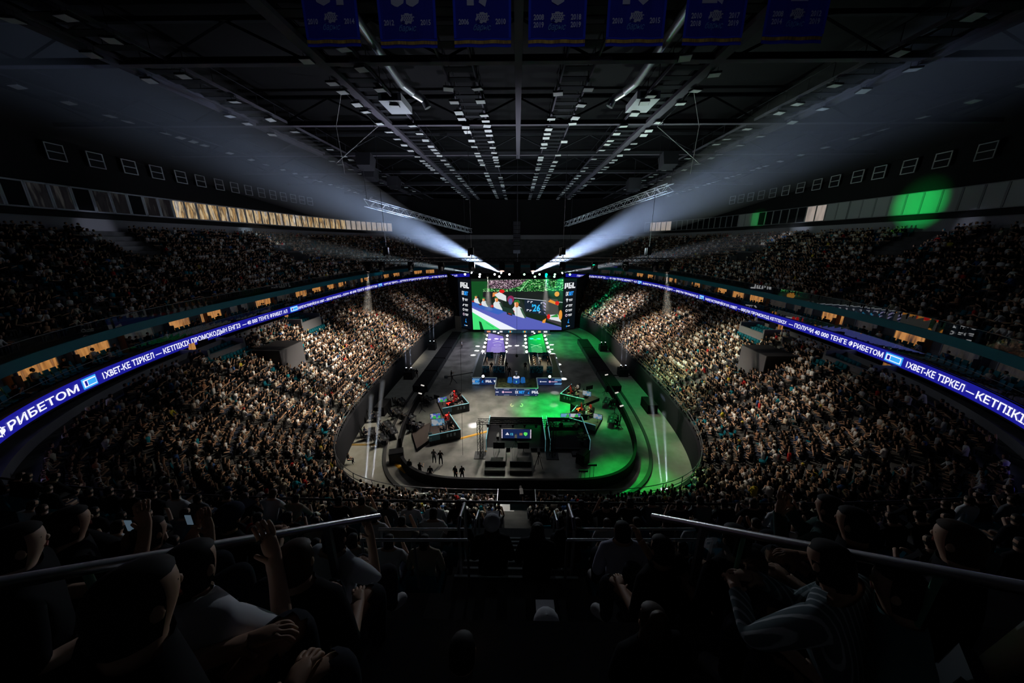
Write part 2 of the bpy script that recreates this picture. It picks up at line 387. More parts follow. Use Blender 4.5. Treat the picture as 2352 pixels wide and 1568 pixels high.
# box windows at the top of the upper stand
PALEP = mat('window_pale_blind', (.42, .44, .45), .5)
BX1 = suite_mat('box_warm', ((.03, .025, .02), (.55, .33, .13), (.1, .07, .05), (.75, .55, .3), (.2, .2, .22), (.85, .75, .6)), .8, .42)
BX2 = suite_mat('box_warm_pale', ((.3, .26, .24), (.5, .42, .36), (.42, .38, .36)), .7, .5)
BX3 = suite_mat('box_grey_reflection', ((.003, .003, .004), (.007, .007, .008), (.004, .004, .005), (.03, .03, .03), (.005, .005, .006)), .6, .35)  # faint reflections on the dark panes, put into the pane's own glow
cW = lambda p: cU1(p)*np.array([.995, 1])
for s_, nm in ((-1, 'left'), (1, 'right')):
    pa, pb = (R_(300), R_(208)) if s_ < 0 else (R_(60), R_(152))
    phs, ss = stations(cW, pa, pb, 1.95)
    for i, p in enumerate(phs):
        c = cW(np.array([p]))[0]; px, py, fw = proj([c[0], c[1], 26.5]); px = px[0]
        if fw[0] < 1 or px < -60 or px > 2420 or 895 < px < 1485: continue
        fm, dk = FRAME, 'dark'
        if s_ < 0:
            pane = BX3 if px < 400 else (BX1 if px < 790 else BX2)
            if px < 400 and i % 3 == 0: pane = WINDK
            dk = 'dim' if px < 400 else 'lit'
        else:
            fm = mat('pale_frame', (.3, .31, .32), .5)
            if 1495 <= px < 1540: pane, dk = BX2, 'lit'
            elif px < 1650: pane = WINDK
            elif 1650 <= px < 1690 or 1735 <= px < 1845: pane = WINDK
            elif 1845 <= px < 1890: pane, dk = BX2, 'lit'
            else: pane, dk = PALEP, 'blind covered'
            if 1690 <= px < 1735: pane, dk = PALEP, 'blind covered'
        window_on(cW, p, 1.93, 25.2, 27.85, pane, fm, .12, .16 if s_ < 0 else .1, '%s box window high above the %s upper stand' % (dk, nm))
# square vents on the upper walls
VENT = mat('vent_frame', (.6, .62, .65), .6)
for s_, nm, xs in ((-1, 'left', [120, 216, 293, 357, 411, 458, 499, 535, 567, 598, 625, 649, 671, 691, 710]), (1, 'right', [2270, 2168, 2090, 2023, 1968, 1920, 1879, 1843, 1807, 1778, 1751, 1727, 1705, 1685])):
    ph, P, d = arc(cW, R_(300) if s_ < 0 else R_(60), R_(200) if s_ < 0 else R_(160), 900)
    px, py, fw = proj(np.c_[P, np.full(len(P), 31.2)])
    for x in xs:
        j = int(np.argmin(np.where(fw > 0, np.abs(px-x), 1e9))); p = P[j]; t = P[min(j+1, 899)]-P[j-1]; t /= np.linalg.norm(t); nr = np.array([t[1], -t[0]])
        if np.dot(nr, np.array([0, YC])-p) < 0: nr = -nr
        b = MB()
        a = math.atan2(t[1], t[0]); c = p+nr*.25
        for u in (-.8, .8): b.box((c[0]+t[0]*u, c[1]+t[1]*u, 31.2), (.09, .1, 1.69), VENT, a)
        for z in (-.8, 0, .8): b.box((c[0], c[1], 31.2+z), (1.6, .1, .09), VENT, a)
        b.box((c[0]-nr[0]*.06, c[1]-nr[1]*.06, 31.2), (1.6, .05, 1.6), DARK, a)
        tag(b.build('wall_vent'), 'square framed vent high on the %s upper wall' % nm, 'vent', 'vents in a row on the %s upper wall' % nm)

# guard rails on top of the stand front wall
def guard(cf, z, h, p0, p1, name, label, step=2.0, r=.03, m=STEEL, bars=(1., .5)):
    ph, P, d = arc(cf, p0, p1, 300); L = d[-1]; b = MB()
    s = np.linspace(0, L, int(L/.8)+2); q = np.stack([np.interp(s, d, P[:, 0]), np.interp(s, d, P[:, 1])], 1)
    root = thing(name, label, 'railing')
    for k in bars: b = MB(); b.path([(x, y, z+h*k) for x, y in q], r, m, 6); b.build('rail', root)
    s = np.linspace(0, L, int(L/step)+1); b = MB(); b.tube((0, 0, -.3), (0, 0, h), r, m, 6); me = None
    for t in s:
        x, y = np.interp(t, d, P[:, 0]), np.interp(t, d, P[:, 1])
        if me is None: o = b.build('post', root); me = o.data
        else: o = bpy.data.objects.new('post', me); C.objects.link(o); o.parent = root
        o.location = (x, y, z)
cG = lerp(cF, cR, .012)
guard(cG, WALLZ, .95, R_(325), R_(205), 'guard_railing', 'steel guard railing along the left stand wall')
guard(cG, WALLZ, .95, R_(35), R_(155), 'guard_railing', 'steel guard railing along the right stand wall')
guard(cG, WALLZ, .95, R_(-34), R_(34), 'guard_railing', 'steel guard railing in front of the near stand seats')
# near guard rail along the upper tier front (dark rail crossing the view)
ph_, P_, d_ = arc(off(.004), R_(-11.8), R_(11.8), 120)
b = MB(); b.path([(p[0], p[1], 15.75) for p in P_], .03, mat('dark_rail', (.03, .03, .03), .4, .5), 8); root = b.build('balcony_railing'); tag(root, 'dark rail along the front edge of the near upper tier', 'railing')
b = MB(); n = len(P_); b.add([(p[0], p[1], 14.9) for p in P_]+[(p[0], p[1], 15.7) for p in P_], [(i, i+1, n+i+1, n+i) for i in range(n-1)], GLASS); b.build('glass_panel', root)
# ------------------------------------------------------------------ people
BONES = [('pel', 'spi', 's'), ('spi', 'che', 's'), ('che', 'nek', 's'), ('nek', 'hed', 'k'), ('hed', 'top', 'h')]
for q in 'LR':
    BONES += [('che', 'sh'+q, 's'), ('sh'+q, 'el'+q, 'u'), ('el'+q, 'wr'+q, 'f'), ('wr'+q, 'ha'+q, 'k'), ('pel', 'hi'+q, 't'), ('hi'+q, 'kn'+q, 't'), ('kn'+q, 'an'+q, 't'), ('an'+q, 'to'+q, 'b')]
RAD = dict(pel=(.15, .12), spi=(.14, .11), che=(.15, .115), nek=(.058, .058), hed=(.088, .1), top=(.07, .08), sh=(.075, .07), el=(.047, .047), wr=(.034, .03), ha=(.04, .025), hi=(.095, .095), kn=(.066, .066), an=(.048, .05), to=(.045, .035))
def pose(kind='lap', lean=.08, turn=0., tilt=0., wide=.13, jit=0.):
    j = lambda: random.uniform(-jit, jit); J = {}
    if kind.startswith('st'):
        J['pel'] = (0, 0, .93); hz = .93
        for q, s in (('L', -1), ('R', 1)):
            J['hi'+q] = (s*.1, 0, .88); J['kn'+q] = (s*(wide+.01), .02, .48); J['an'+q] = (s*(wide+.03), -.02, .09); J['to'+q] = (s*(wide+.06), .14, .04)
    else:
        J['pel'] = (0, 0, .54)
        for q, s in (('L', -1), ('R', 1)):
            J['hi'+q] = (s*.1, .03, .52); J['kn'+q] = (s*(wide+.02), .45, .54+j()); J['an'+q] = (s*wide, .42, .09); J['to'+q] = (s*(wide+.03), .58, .04)
    px, py, pz = J['pel']; up = lambda d, f=0., x=0.: (px+x, py+d*math.sin(lean)+f*math.cos(lean), pz+d*math.cos(lean)-f*math.sin(lean))
    J['spi'] = up(.2); J['che'] = up(.37); J['nek'] = up(.54)
    hx = .03*math.sin(turn)
    J['hed'] = up(.66, .02+.04*tilt, hx); J['top'] = up(.75, .02+.09*tilt, hx)
    for q, s in (('L', -1), ('R', 1)):
        J['sh'+q] = up(.46, 0, s*.18)
        k = kind
        if k == 'phone' or (k == 'chin' and s > 0): el, wr, ha = up(.2, .2, s*.22), up(.47, .3, s*.08), up(.56, .3, s*.05)
        elif k == 'clap': el, wr, ha = up(.18, .14, s*.26), up(.3, .34, s*.09), up(.36, .41, s*.03)
        elif k == 'cheer': el, wr, ha = up(.62, .05, s*.3), up(.86, .08, s*.24), up(.96, .09, s*.22)
        elif k == 'knees': el, wr, ha = up(.16, .3, s*.22), (s*.1, .5, .68), (s*.04, .56, .66)
        elif k == 'desk': el, wr, ha = up(.16, .16, s*.24), (s*.16, .4, .78), (s*.12, .48, .78)
        elif k == 'stfold': el, wr, ha = up(.2, .02, s*.27), up(.27, .2, s*.02), up(.29, .21, -s*.1)
        elif k == 'stcam': el, wr, ha = up(.22, .14, s*.26), up(.36, .4, s*.14), up(.38, .48, s*.12)
        elif k == 'stand': el, wr, ha = up(.17, -.03, s*.25), up(-.07, .04, s*.25), up(-.16, .07, s*.24)
        else: el, wr, ha = up(.17, .02, s*.25), (s*.16, .26, .64), (s*.11, .34, .63)
        J['el'+q], J['wr'+q], J['ha'+q] = el, wr, ha
    return J
def finger_bones(J, side):
    """five unequal, bent fingers growing out of the palm of one hand"""
    w, h = Vector(J['wr'+side]), Vector(J['ha'+side]); d = (h-w).normalized(); s = d.cross(Vector((0, 0, 1))).normalized()
    if side == 'L': s = -s
    n = s.cross(d); n = n if n.z < 0 else -n
    E, V = [], {}
    for i, (o, l) in enumerate(((-.03, .065), (-.01, .08), (.012, .075), (.032, .058))):
        a, b_, c = h+s*o+d*.03, h+s*o+d*(.03+l*.5)+n*.012, h+s*o+d*(.03+l*.8)+n*.045
        for k, p in zip('abc', (a, b_, c)): V['f%d%s%s' % (i, k, side)] = tuple(p)
        E += [('ha'+side, 'f%da%s' % (i, side), 'k'), ('f%da%s' % (i, side), 'f%db%s' % (i, side), 'k'), ('f%db%s' % (i, side), 'f%dc%s' % (i, side), 'k')]
    a, b_ = w+d*.03-s*.04, w+d*.065-s*.062+n*.015
    V['t0'+side], V['t1'+side] = tuple(a), tuple(b_); E += [('wr'+side, 't0'+side, 'k'), ('t0'+side, 't1'+side, 'k')]
    return V, E
_DG = None
def skin(J, sub=1, hands='', girth=1.):
    """grow one continuous body over the joints; returns points, faces, face categories, normals"""
    bones = list(BONES); J = dict(J)
    for q in hands:
        V, E = finger_bones(J, q); J.update(V); bones += E
    names = list(J); idx = {n: i for i, n in enumerate(names)}
    me = bpy.data.meshes.new('tmp'); me.from_pydata([J[n] for n in names], [(idx[a], idx[b_]) for a, b_, _ in bones], [])
    o = bpy.data.objects.new('tmp', me); C.objects.link(o)
    o.modifiers.new('s', 'SKIN')
    sv = me.skin_vertices[0].data
    for n in names:
        r = RAD.get(n) or RAD.get(n[:-1]) or ((.011, .011) if n[0] == 't' else (.0095, .0095))
        g = girth if n[:2] in ('pe', 'sp', 'ch') else 1.
        sv[idx[n]].radius = (r[0]*g, r[1]*g); sv[idx[n]].use_root = (n == 'pel')
    if sub: m = o.modifiers.new('u', 'SUBSURF'); m.levels = sub; m.render_levels = sub
    dg = bpy.context.evaluated_depsgraph_get(); dg.update()
    m2 = bpy.data.meshes.new_from_object(o.evaluated_get(dg))
    P = np.array([v.co[:] for v in m2.vertices]); F = [tuple(p.vertices) for p in m2.polygons]; Nn = np.array([v.normal[:] for v in m2.vertices])
    bpy.data.objects.remove(o); bpy.data.meshes.remove(me); bpy.data.meshes.remove(m2)
    Cn = np.array([P[list(f)].mean(0) for f in F])
    A = np.array([J[a] for a, _, _ in bones]); B = np.array([J[b_] for _, b_, _ in bones]); cats = [c for _, _, c in bones]
    D = B-A; L2 = (D**2).sum(1)+1e-9
    t = np.clip(((Cn[:, None, :]-A[None])*D[None]).sum(2)/L2, 0, 1)
    dist = np.linalg.norm(Cn[:, None, :]-(A[None]+t[..., None]*D[None]), axis=2)
    rr_ = np.array([.12 if c == 's' else .05 for c in cats]); k = np.argmin(dist-rr_*.6, axis=1)
    cat = []; hd = np.array(J['hed'])
    for i, kk in enumerate(k):
        c = cats[kk]; r = Cn[i]-hd
        if np.linalg.norm(r) < .2 and r[2] > -.11 and c in 'khs' :
            c = 'H' if (r[2] > .045 and r[1] < .075 or r[2] > .075 or (r[1] < .02 and r[2] > -.075)) else 'k'
        if c == 'h': c = 'k'
        cat.append(c)
    return P, F, cat, Nn
SHIRTS = dict(black=(.012, .012, .014), white=(.7, .7, .72), grey=(.14, .145, .155), beige=(.42, .36, .27), blue=(.04, .11, .3), red=(.45, .02, .02), teal=(.02, .3, .36), navy=(.015, .02, .05))
SKINS = [mat('skin_%d' % i, c, .6) for i, c in enumerate(((.55, .33, .22), (.48, .28, .18), (.62, .4, .29)))]
TROUS = [mat('trousers_%d' % i, c, .85) for i, c in enumerate(((.02, .022, .03), (.05, .06, .09), (.09, .085, .08)))]
SHOE = mat('shoe_pale', (.4, .4, .4), .6)
CLOTH = {k: mat('shirt_'+k, v, .85) for k, v in SHIRTS.items()}
HAIRB = mat('hair_brown', (.05, .028, .015), .6)
_fm = {}
def figure_mesh(key, J, shirt, tr=0, sk=0, sub=1, long=False, shoe=None):
    k = (key, shirt, tr, sk, sub, long)
    if k in _fm: return _fm[k]
    g = (key, 'geo')
    if g not in _fm: _fm[g] = skin(J, sub)
    P, F, cat, Nn = _fm[g]
    me = bpy.data.meshes.new('person'); me.from_pydata(P.tolist(), [], F)
    mats = [SKINS[sk], HAIR if sk != 2 else HAIRB, CLOTH[shirt], TROUS[tr], shoe or SHOE]
    for m in mats: me.materials.append(m)
    ci = {'k': 0, 'h': 0, 'f': 2 if long else 0, 'H': 1, 's': 2, 'u': 2, 't': 3, 'b': 4}
    me.polygons.foreach_set('material_index', [ci[c] for c in cat]); me.polygons.foreach_set('use_smooth', [True]*len(F)); me.update()
    _fm[k] = me; return me
KINDS = ['lap', 'phone', 'clap', 'knees', 'chin', 'cheer']
POSES = {k: pose(k, lean={'knees': .35, 'clap': .12}.get(k, .06)) for k in KINDS}
POSES.update({'stand': pose('stand', .0), 'stfold': pose('stfold', .0), 'stcam': pose('stcam', .06), 'desk': pose('desk', .12)})
def person(kind, loc, face, shirt, label, group=None, tr=0, sk=0, sub=1, long=False, scale=1., name='person'):
    o = bpy.data.objects.new(name, figure_mesh(kind, POSES[kind], shirt, tr, sk, sub, long)); C.objects.link(o)
    o.location = loc; o.rotation_euler = (0, 0, math.atan2(-face[0], face[1])); o.scale = (scale,)*3
    return tag(o, label, 'person', group)

# detailed foreground spectators: one continuous body, clothing and hair as children
def shell(P, F, cat, Nn, keep, inflate, m, name, parent):
    fs = [f for f, c in zip(F, cat) if c in keep]; used = sorted({i for f in fs for i in f}); ix = {v: i for i, v in enumerate(used)}
    b = MB(); b.add([P[i]+Nn[i]*inflate for i in used], [tuple(ix[i] for i in f) for f in fs], m, True); return b.build(name, parent)
def spectator(J, loc, face, label, shirt=None, trousers=None, sk=0, long=False, hair=HAIR, cap=None, longhair=False, hands='LR', scale=1., girth=1., shoes=None):
    P, F, cat, Nn = skin(J, 2, hands, girth)
    b = MB(); b.add(P, F, SKINS[sk], True); o = b.build('person')
    o.location = loc; o.rotation_euler = (0, 0, math.atan2(-face[0], face[1])); o.scale = (scale,)*3
    tag(o, label, 'person')
    shell(P, F, cat, Nn, 'suf' if long else 'su', .014, shirt or CLOTH['black'], 'shirt', o)
    shell(P, F, cat, Nn, 't', .012, trousers or TROUS[0], 'trousers', o)
    shell(P, F, cat, Nn, 'b', .014, shoes or SHOE, 'shoes', o)
    h = shell(P, F, cat, Nn, 'H', .011, hair, 'hair', o)
    hd = Vector(J['hed'])
    if longhair:
        b = MB(); b.ball(hd+Vector((0, -.035, -.12)), (.105, .075, .24), hair, 12, 8); b.build('long_hair', o)
    if cap:
        b = MB(); b.ball(hd+Vector((0, .0, .06)), (.112, .125, .1), cap, 14, 8); b.box(hd+Vector((0, .15, .045)), (.16, .12, .012), cap, rx=-.15); b.ball(hd+Vector((0, 0, .16)), .012, cap, 6, 4); b.build('cap', o)
    for s in (-1, 1): b = MB(); b.ball(hd+Vector((s*.076, .012, -.012)), (.011, .019, .028), SKINS[sk], 8, 5); b.build('ear', o)
    b = MB(); b.ball(hd+Vector((0, .072, -.015)), (.011, .016, .017), SKINS[sk], 7, 5)
    for s in (-1, 1): b.ball(hd+Vector((s*.03, .066, .012)), (.012, .008, .007), HAIR, 7, 4)
    b.box(hd+Vector((0, .068, -.05)), (.04, .01, .009), mat('lips', (.3, .1, .09), .5)); b.build('face_features', o)
    return o

# low detail crowd template: list of (verts, faces, category)
def low_template(kind):
    J = POSES[kind]; V, F, K = [], [], []
    def add(vs, fs, c):
        o = len(V); V.extend(vs); F.extend([tuple(i+o for i in f) for f in fs]); K.extend([c]*len(vs))
    def limb(a, b_, r0, r1, c, n=4):
        a, b_ = Vector(a), Vector(b_); d = (b_-a).normalized(); x = d.orthogonal().normalized(); y = d.cross(x)
        vs = [a+(x*math.cos(2*math.pi*i/n)+y*math.sin(2*math.pi*i/n))*r0 for i in range(n)]+[b_+(x*math.cos(2*math.pi*i/n)+y*math.sin(2*math.pi*i/n))*r1 for i in range(n)]
        add([tuple(v) for v in vs], [(i, (i+1) % n, n+(i+1) % n, n+i) for i in range(n)]+[tuple(range(n, 2*n))], c)
    pe, ch, ne = Vector(J['pel']), Vector(J['che']), Vector(J['nek']); vs = []
    for c_, w, dp in ((pe+Vector((0, 0, -.08)), .17, .12), (pe.lerp(ch, .5), .16, .115), (ch+Vector((0, 0, .04)), .215, .12), (ne-Vector((0, 0, .03)), .1, .07)):
        vs += [tuple(c_+Vector(q)) for q in ((-w, -dp, 0), (w, -dp, 0), (w, dp, 0), (-w, dp, 0))]
    add(vs, [(k*4+i, k*4+(i+1) % 4, k*4+4+(i+1) % 4, k*4+4+i) for k in range(3) for i in range(4)]+[(12, 13, 14, 15)], 2)
    hd = Vector(J['hed'])+Vector((0, .01, .03)); seg = 6; hv = []
    for z, r in ((-.13, .05), (-.03, .092), (.06, .095), (.12, .05)):
        hv += [tuple(hd+Vector((math.cos(2*math.pi*i/seg)*r*.9, math.sin(2*math.pi*i/seg)*r+.01, z))) for i in range(seg)]
    add(hv, [(k*seg+i, k*seg+(i+1) % seg, (k+1)*seg+(i+1) % seg, (k+1)*seg+i) for k in range(3) for i in range(seg)], 0)
    hv = []
    for z, r, o_ in ((-.07, .09, -.035), (.045, .106, -.022), (.115, .09, -.01), (.142, .04, 0)):
        hv += [tuple(hd+Vector((math.cos(2*math.pi*i/seg)*r*.95, math.sin(2*math.pi*i/seg)*r+o_, z))) for i in range(seg)]
    add(hv, [(k*seg+i, k*seg+(i+1) % seg, (k+1)*seg+(i+1) % seg, (k+1)*seg+i) for k in range(3) for i in range(seg)]+[tuple(range(18, 24))], 1)
    for q in 'LR':
        limb(J['sh'+q], J['el'+q], .065, .05, 2); limb(J['el'+q], J['ha'+q], .045, .04, 0)
        limb(J['hi'+q], J['kn'+q], .09, .07, 3); limb(J['kn'+q], J['an'+q], .065, .05, 3)
    return np.array(V), F, np.array(K)
LOWT = {k: low_template(k) for k in KINDS}
PAL = [((.011, .011, .013), .56), ((.78, .77, .76), .23), ((.1, .105, .115), .07), ((.55, .49, .4), .07), ((.06, .13, .32), .025), ((.45, .03, .03), .01), ((.02, .25, .32), .015), ((.4, .2, .12), .015), ((.55, .45, .05), .003)]
PC = np.array([p for p, _ in PAL]); PW = np.array([w for _, w in PAL]); PW = PW/PW.sum()
NAMES9 = ['black', 'white', 'grey', 'beige', 'blue', 'red', 'teal', 'beige', 'grey']
AISLES = [R_(a) for a in (0, 24, 40, 55, 68, 80, 91, 102, 114, 126, 138)]
AISLES = AISLES + [2*math.pi-a for a in AISLES[1:]]
seatpos = []   # (x, y, z, dx, dy, occupied, tier)
def row_fill(cf, z, p0, p1, occ, tier, spacing=.52, aisle=.65, skipy=None):
    ph, P, d = arc(cf, p0, p1, 700); T = np.gradient(P, axis=0); T /= np.linalg.norm(T, axis=1)[:, None]; Nn = np.stack([T[:, 1], -T[:, 0]], 1)
    mid = len(P)//2
    if np.dot(Nn[mid], np.array([0, YC])-P[mid]) < 0: Nn = -Nn
    ais = [np.interp(a, ph, d) for a in AISLES+[2*math.pi+a for a in AISLES]+[a-2*math.pi for a in AISLES] if p0 < a < p1]
    for s in np.arange(.3, d[-1], spacing):
        if any(abs(s-a) < aisle for a in ais): continue
        i = np.searchsorted(d, s)-1; f = (s-d[i])/(d[i+1]-d[i]+1e-9); q = P[i]*(1-f)+P[i+1]*f; nn = Nn[i]
        if skipy and q[1] < skipy: continue
        oc = occ(q[0], q[1]) if callable(occ) else occ
        if oc < 0: continue
        seatpos.append((q[0], q[1], z, nn[0], nn[1], random.random() < oc, tier))
VOM = []   # vomitory boxes (x, y, half width along y, half width x)
def occ_low(x, y):
    for (vx, vy, hy, hx) in VOM:
        if abs(x-vx) < hx and abs(y-vy) < hy: return 0 if abs(vx) > 32 else -1
    return .95
# ------------------------------------------------------------------ vomitories in the lower stand
BOXD = mat('vomitory_black', (.014, .014, .017), .7); BOXS = mat('vomitory_side', (.09, .09, .1), .8)
def vomitory(cx, cy, wx, wy, z0, z1, label):
    t = thing('vomitory_box', label, 'entrance box', (cx, cy, z0)); s = 1 if cx > 0 else -1; h = z1-z0
    b = MB(); b.box((0, 0, h/2), (wx, wy, h), BOXD); b.build('housing', t)
    b = MB(); b.box((-s*(wx/2+.06), 0, h/2), (.1, wy, h), BOXS); b.build('side_panel', t)
    b = MB(); b.box((0, 0, h+.03), (wx+.1, wy+.1, .06), BOXD); b.build('lid', t)
    VOM.append((cx, cy, wy/2+.4, wx/2+.5))
pL = ony(592, 925, 38.0); pR = ony(1785, 928, 36.5)
vomitory(-29.2, 38.3, 3.2, 4.2, 5.6, 9.7, 'black boxed entrance standing in the left lower stand crowd')
vomitory(29.2, 37.3, 3.2, 4.2, 5.6, 9.7, 'black boxed entrance standing in the right lower stand crowd')
def concourse(cx, cy, label):
    t = thing('portal', label, 'portal', (cx, cy, 0)); s = 1 if cx > 0 else -1
    b = MB(); b.box((-s*1.2, 0, 9.7), (.25, 4.6, 1.7), GREYWALL); b.build('parapet', t)
    b = MB(); b.box((.3*s, 2.3, 10.), (3.2, .25, 2.2), GREYWALL); b.box((.3*s, -2.3, 10.), (3.2, .25, 2.2), GREYWALL); b.build('side_wall', t)
    b = MB(); b.box((s*1.9, .6, 10.4), (.1, 1.2, 1.9), BOXD); b.box((s*1.86, -.8, 10.4), (.1, .7, 1.9), SWARM); b.build('doorway', t)
    VOM.append((cx, cy, 2.5, 2.2))
concourse(-32.6, 49, 'grey walled portal at the top of the left lower stand'); concourse(32.8, 44, 'grey walled portal at the top of the right lower stand')
concourse(-33.2, 34.5, 'grey walled doorway behind the near left lower seats'); concourse(33.2, 31, 'grey walled doorway behind the near right lower seats')
VOM.append((0, 19.6, 1.9, 1.7))
# ------------------------------------------------------------------ fill the rows
for k in range(NLOW):
    z = Z0L + (Z1L-Z0L)*k/(NLOW-1)
    row_fill(lerp(cF, cR, .02+.9*(k+.55)/NLOW), z, R_(-152), R_(152), occ_low, 'low', skipy=47 if k >= NLOW-1 else None)
def upper_vomitory(px_, py_, label):
    p = onz(px_, py_, 18.9) if py_ > 600 else Vector((math.copysign(43.5, px_-1189), 66, 18.9)); s = 1 if p.x > 0 else -1; t = thing('upper_vomitory', label, 'entrance', (p.x, p.y, 17.2)); a = math.atan2(p.y-YC, p.x); t.rotation_euler = (0, 0, a if s > 0 else a)
    b = MB(); b.box((1.2, 0, 1.5), (3.4, 3.2, 2.6), BOXD); b.build('opening', t)
    b = MB(); b.box((-.6, 1.75, 1.4), (2.6, .16, 1.6), BOXS); b.box((-.6, -1.75, 1.4), (2.6, .16, 1.6), BOXS); b.box((1.2, 0, 2.9), (3.6, 3.6, .2), BOXS); b.build('parapet', t)
    VOM.append((p.x+math.cos(a)*.6, p.y+math.sin(a)*.6, 2.3, 2.6))
upper_vomitory(325, 612, 'dark entrance opening in the left upper stand, nearer to the camera'); upper_vomitory(560, 580, 'dark entrance opening in the left upper stand, farther from the camera'); upper_vomitory(2052, 612, 'dark entrance opening in the right upper stand, nearer to the camera'); upper_vomitory(1818, 580, 'dark entrance opening in the right upper stand, farther from the camera')
def occ_up(x, y):
    for (vx, vy, hy, hx) in VOM[-4:]:
        if abs(x-vx) < hx and abs(y-vy) < hy: return -1
    g = math.sin(x*.31+y*.17)*.5+math.sin(y*.11-x*.07)*.5
    return .84+.14*g if y > 20 else .85
for i, (s_, z) in enumerate(UPN):
    if i == 3: continue
    s2 = UPN[i+1][0] if i+1 < len(UPN) else 1.
    row_fill(off(s_*.45+s2*.55), z, -PN, PN, .85, 'up', .54)
for i, (s_, z) in enumerate(UPS[:-1]):
    for pa, pb in ((PN+.004, R_(142)), (R_(-142), -PN-.004)): row_fill(off((i+.55)/15), z, pa, pb, occ_up, 'up', .54)
for k, (a_, z) in enumerate(((.04, ZR1-.4), (.085, ZR1-.2))):
    row_fill(off(a_), z, R_(-140), R_(140), .22, 'club', .62)
S = np.array([p[:5] for p in seatpos]); OCC = np.array([p[5] for p in seatpos]); TIER = np.array([p[6] for p in seatpos])
# keep the custom foreground clear of generic people
fore = (TIER == 'up') & (S[:, 1] < 2.9) & (np.abs(S[:, 0]) < 5.0)
behind = (S[:, 1] < .4) & (TIER == 'up')
mid = (TIER == 'up') & (np.abs(S[:, 0]) < 1.0) & (S[:, 1] < 8)
px, py, fw = proj(S[:, :3]+np.array([0, 0, .9]))
inview = (fw > .3) & (px > -60) & (px < 2412) & (py > 0) & (py < 1640)
hidden = (TIER == 'low') & (S[:, 1] < 14.5-.01*S[:, 0]**2)       # under the near balcony
ok = inview & ~fore & ~behind & ~mid & ~hidden
occi = np.where(ok & OCC)[0]
order = occi[np.argsort(fw[occi])]
NIND = 215
near, rest = order[:NIND], order[NIND:]
SCREEN = np.array([0, 80.])
def facing(i):
    d = SCREEN-S[i, :2]; d = d/np.linalg.norm(d); n = S[i, 3:5]; f = n*.75+d*.45; f /= np.linalg.norm(f); return f
ZONE = lambda i: ('rows just below the camera' if TIER[i] == 'up' and S[i, 1] < 9 and abs(S[i, 0]) < 16 else ('%s upper stand' if TIER[i] == 'up' else ('%s club balcony' if TIER[i] == 'club' else '%s lower stand')) % ('left' if S[i, 0] < 0 else 'right'))
WEAR = {'black': 'a black top', 'white': 'a white shirt', 'grey': 'a grey shirt', 'beige': 'a beige top', 'blue': 'a blue shirt', 'red': 'a red shirt', 'teal': 'a teal shirt'}
DOING = {'lap': 'hands in lap', 'phone': 'hands at the face', 'clap': 'clapping', 'knees': 'leaning on knees', 'chin': 'hand on chin', 'cheer': 'both arms up'}
PK = np.array([.36, .14, .18, .2, .09, .03])
for i in near:
    k = KINDS[RNG.choice(6, p=PK)]; c = NAMES9[RNG.choice(9, p=PW)]
    z = ZONE(i); k = 'lap' if (k == 'cheer') else k
    person(k, (S[i, 0], S[i, 1], S[i, 2]), facing(i), c, 'spectator in %s, %s, in the %s' % (WEAR[c], DOING[k], z), 'spectators in the '+z, tr=int(RNG.integers(3)), sk=int(RNG.integers(3)), scale=float(RNG.uniform(.94, 1.05)))
# everyone else: one crowd mesh
Vs, Fl, Lt, Cs = [], [], [], []; base = 0
kinds_i = RNG.choice(6, size=len(rest), p=PK)
for ki, k in enumerate(KINDS):
    V, F, K = LOWT[k]; ids = rest[kinds_i == ki]; n = len(ids)
    if n == 0: continue
    f = np.array([facing(i) for i in ids]); a = np.arctan2(-f[:, 0], f[:, 1]) + RNG.normal(0, .22, n); sc_ = RNG.uniform(.92, 1.06, n)
    ca, sa = np.cos(a), np.sin(a); Vx = V[None]*sc_[:, None, None]
    X = Vx[..., 0]*ca[:, None]-Vx[..., 1]*sa[:, None]+S[ids, 0][:, None]; Y = Vx[..., 0]*sa[:, None]+Vx[..., 1]*ca[:, None]+S[ids, 1][:, None]; Z = Vx[..., 2]+S[ids, 2][:, None]
    Vs.append(np.stack([X, Y, Z], -1).reshape(-1, 3))
    sh = PC[RNG.choice(len(PC), size=n, p=PW)]*RNG.uniform(.75, 1.1, (n, 1))
    skc = np.array([.52, .31, .2])*RNG.uniform(.7, 1.2, (n, 1)); hr = np.array([.014, .01, .008])*RNG.uniform(.6, 2.5, (n, 1))
    capm = RNG.random(n) < .08; hr[capm] = PC[RNG.choice(len(PC), size=capm.sum())]
    tr = np.array([[.02, .022, .03], [.05, .06, .09], [.12, .11, .1]])[RNG.integers(0, 3, n)]
    col = np.stack([skc, hr, sh, tr], 1)[:, K, :]
    Cs.append(np.concatenate([col, np.ones(col.shape[:2]+(1,))], -1).reshape(-1, 4))
    lens = np.array([len(q) for q in F]); flat = np.concatenate([np.array(q) for q in F])
    Fl.append((flat[None]+(base+np.arange(n)*len(V))[:, None]).ravel()); Lt.append(np.tile(lens, n)); base += n*len(V)
Vs = np.concatenate(Vs); Fl = np.concatenate(Fl).astype(np.int32); Lt = np.concatenate(Lt).astype(np.int32); Cs = np.concatenate(Cs)
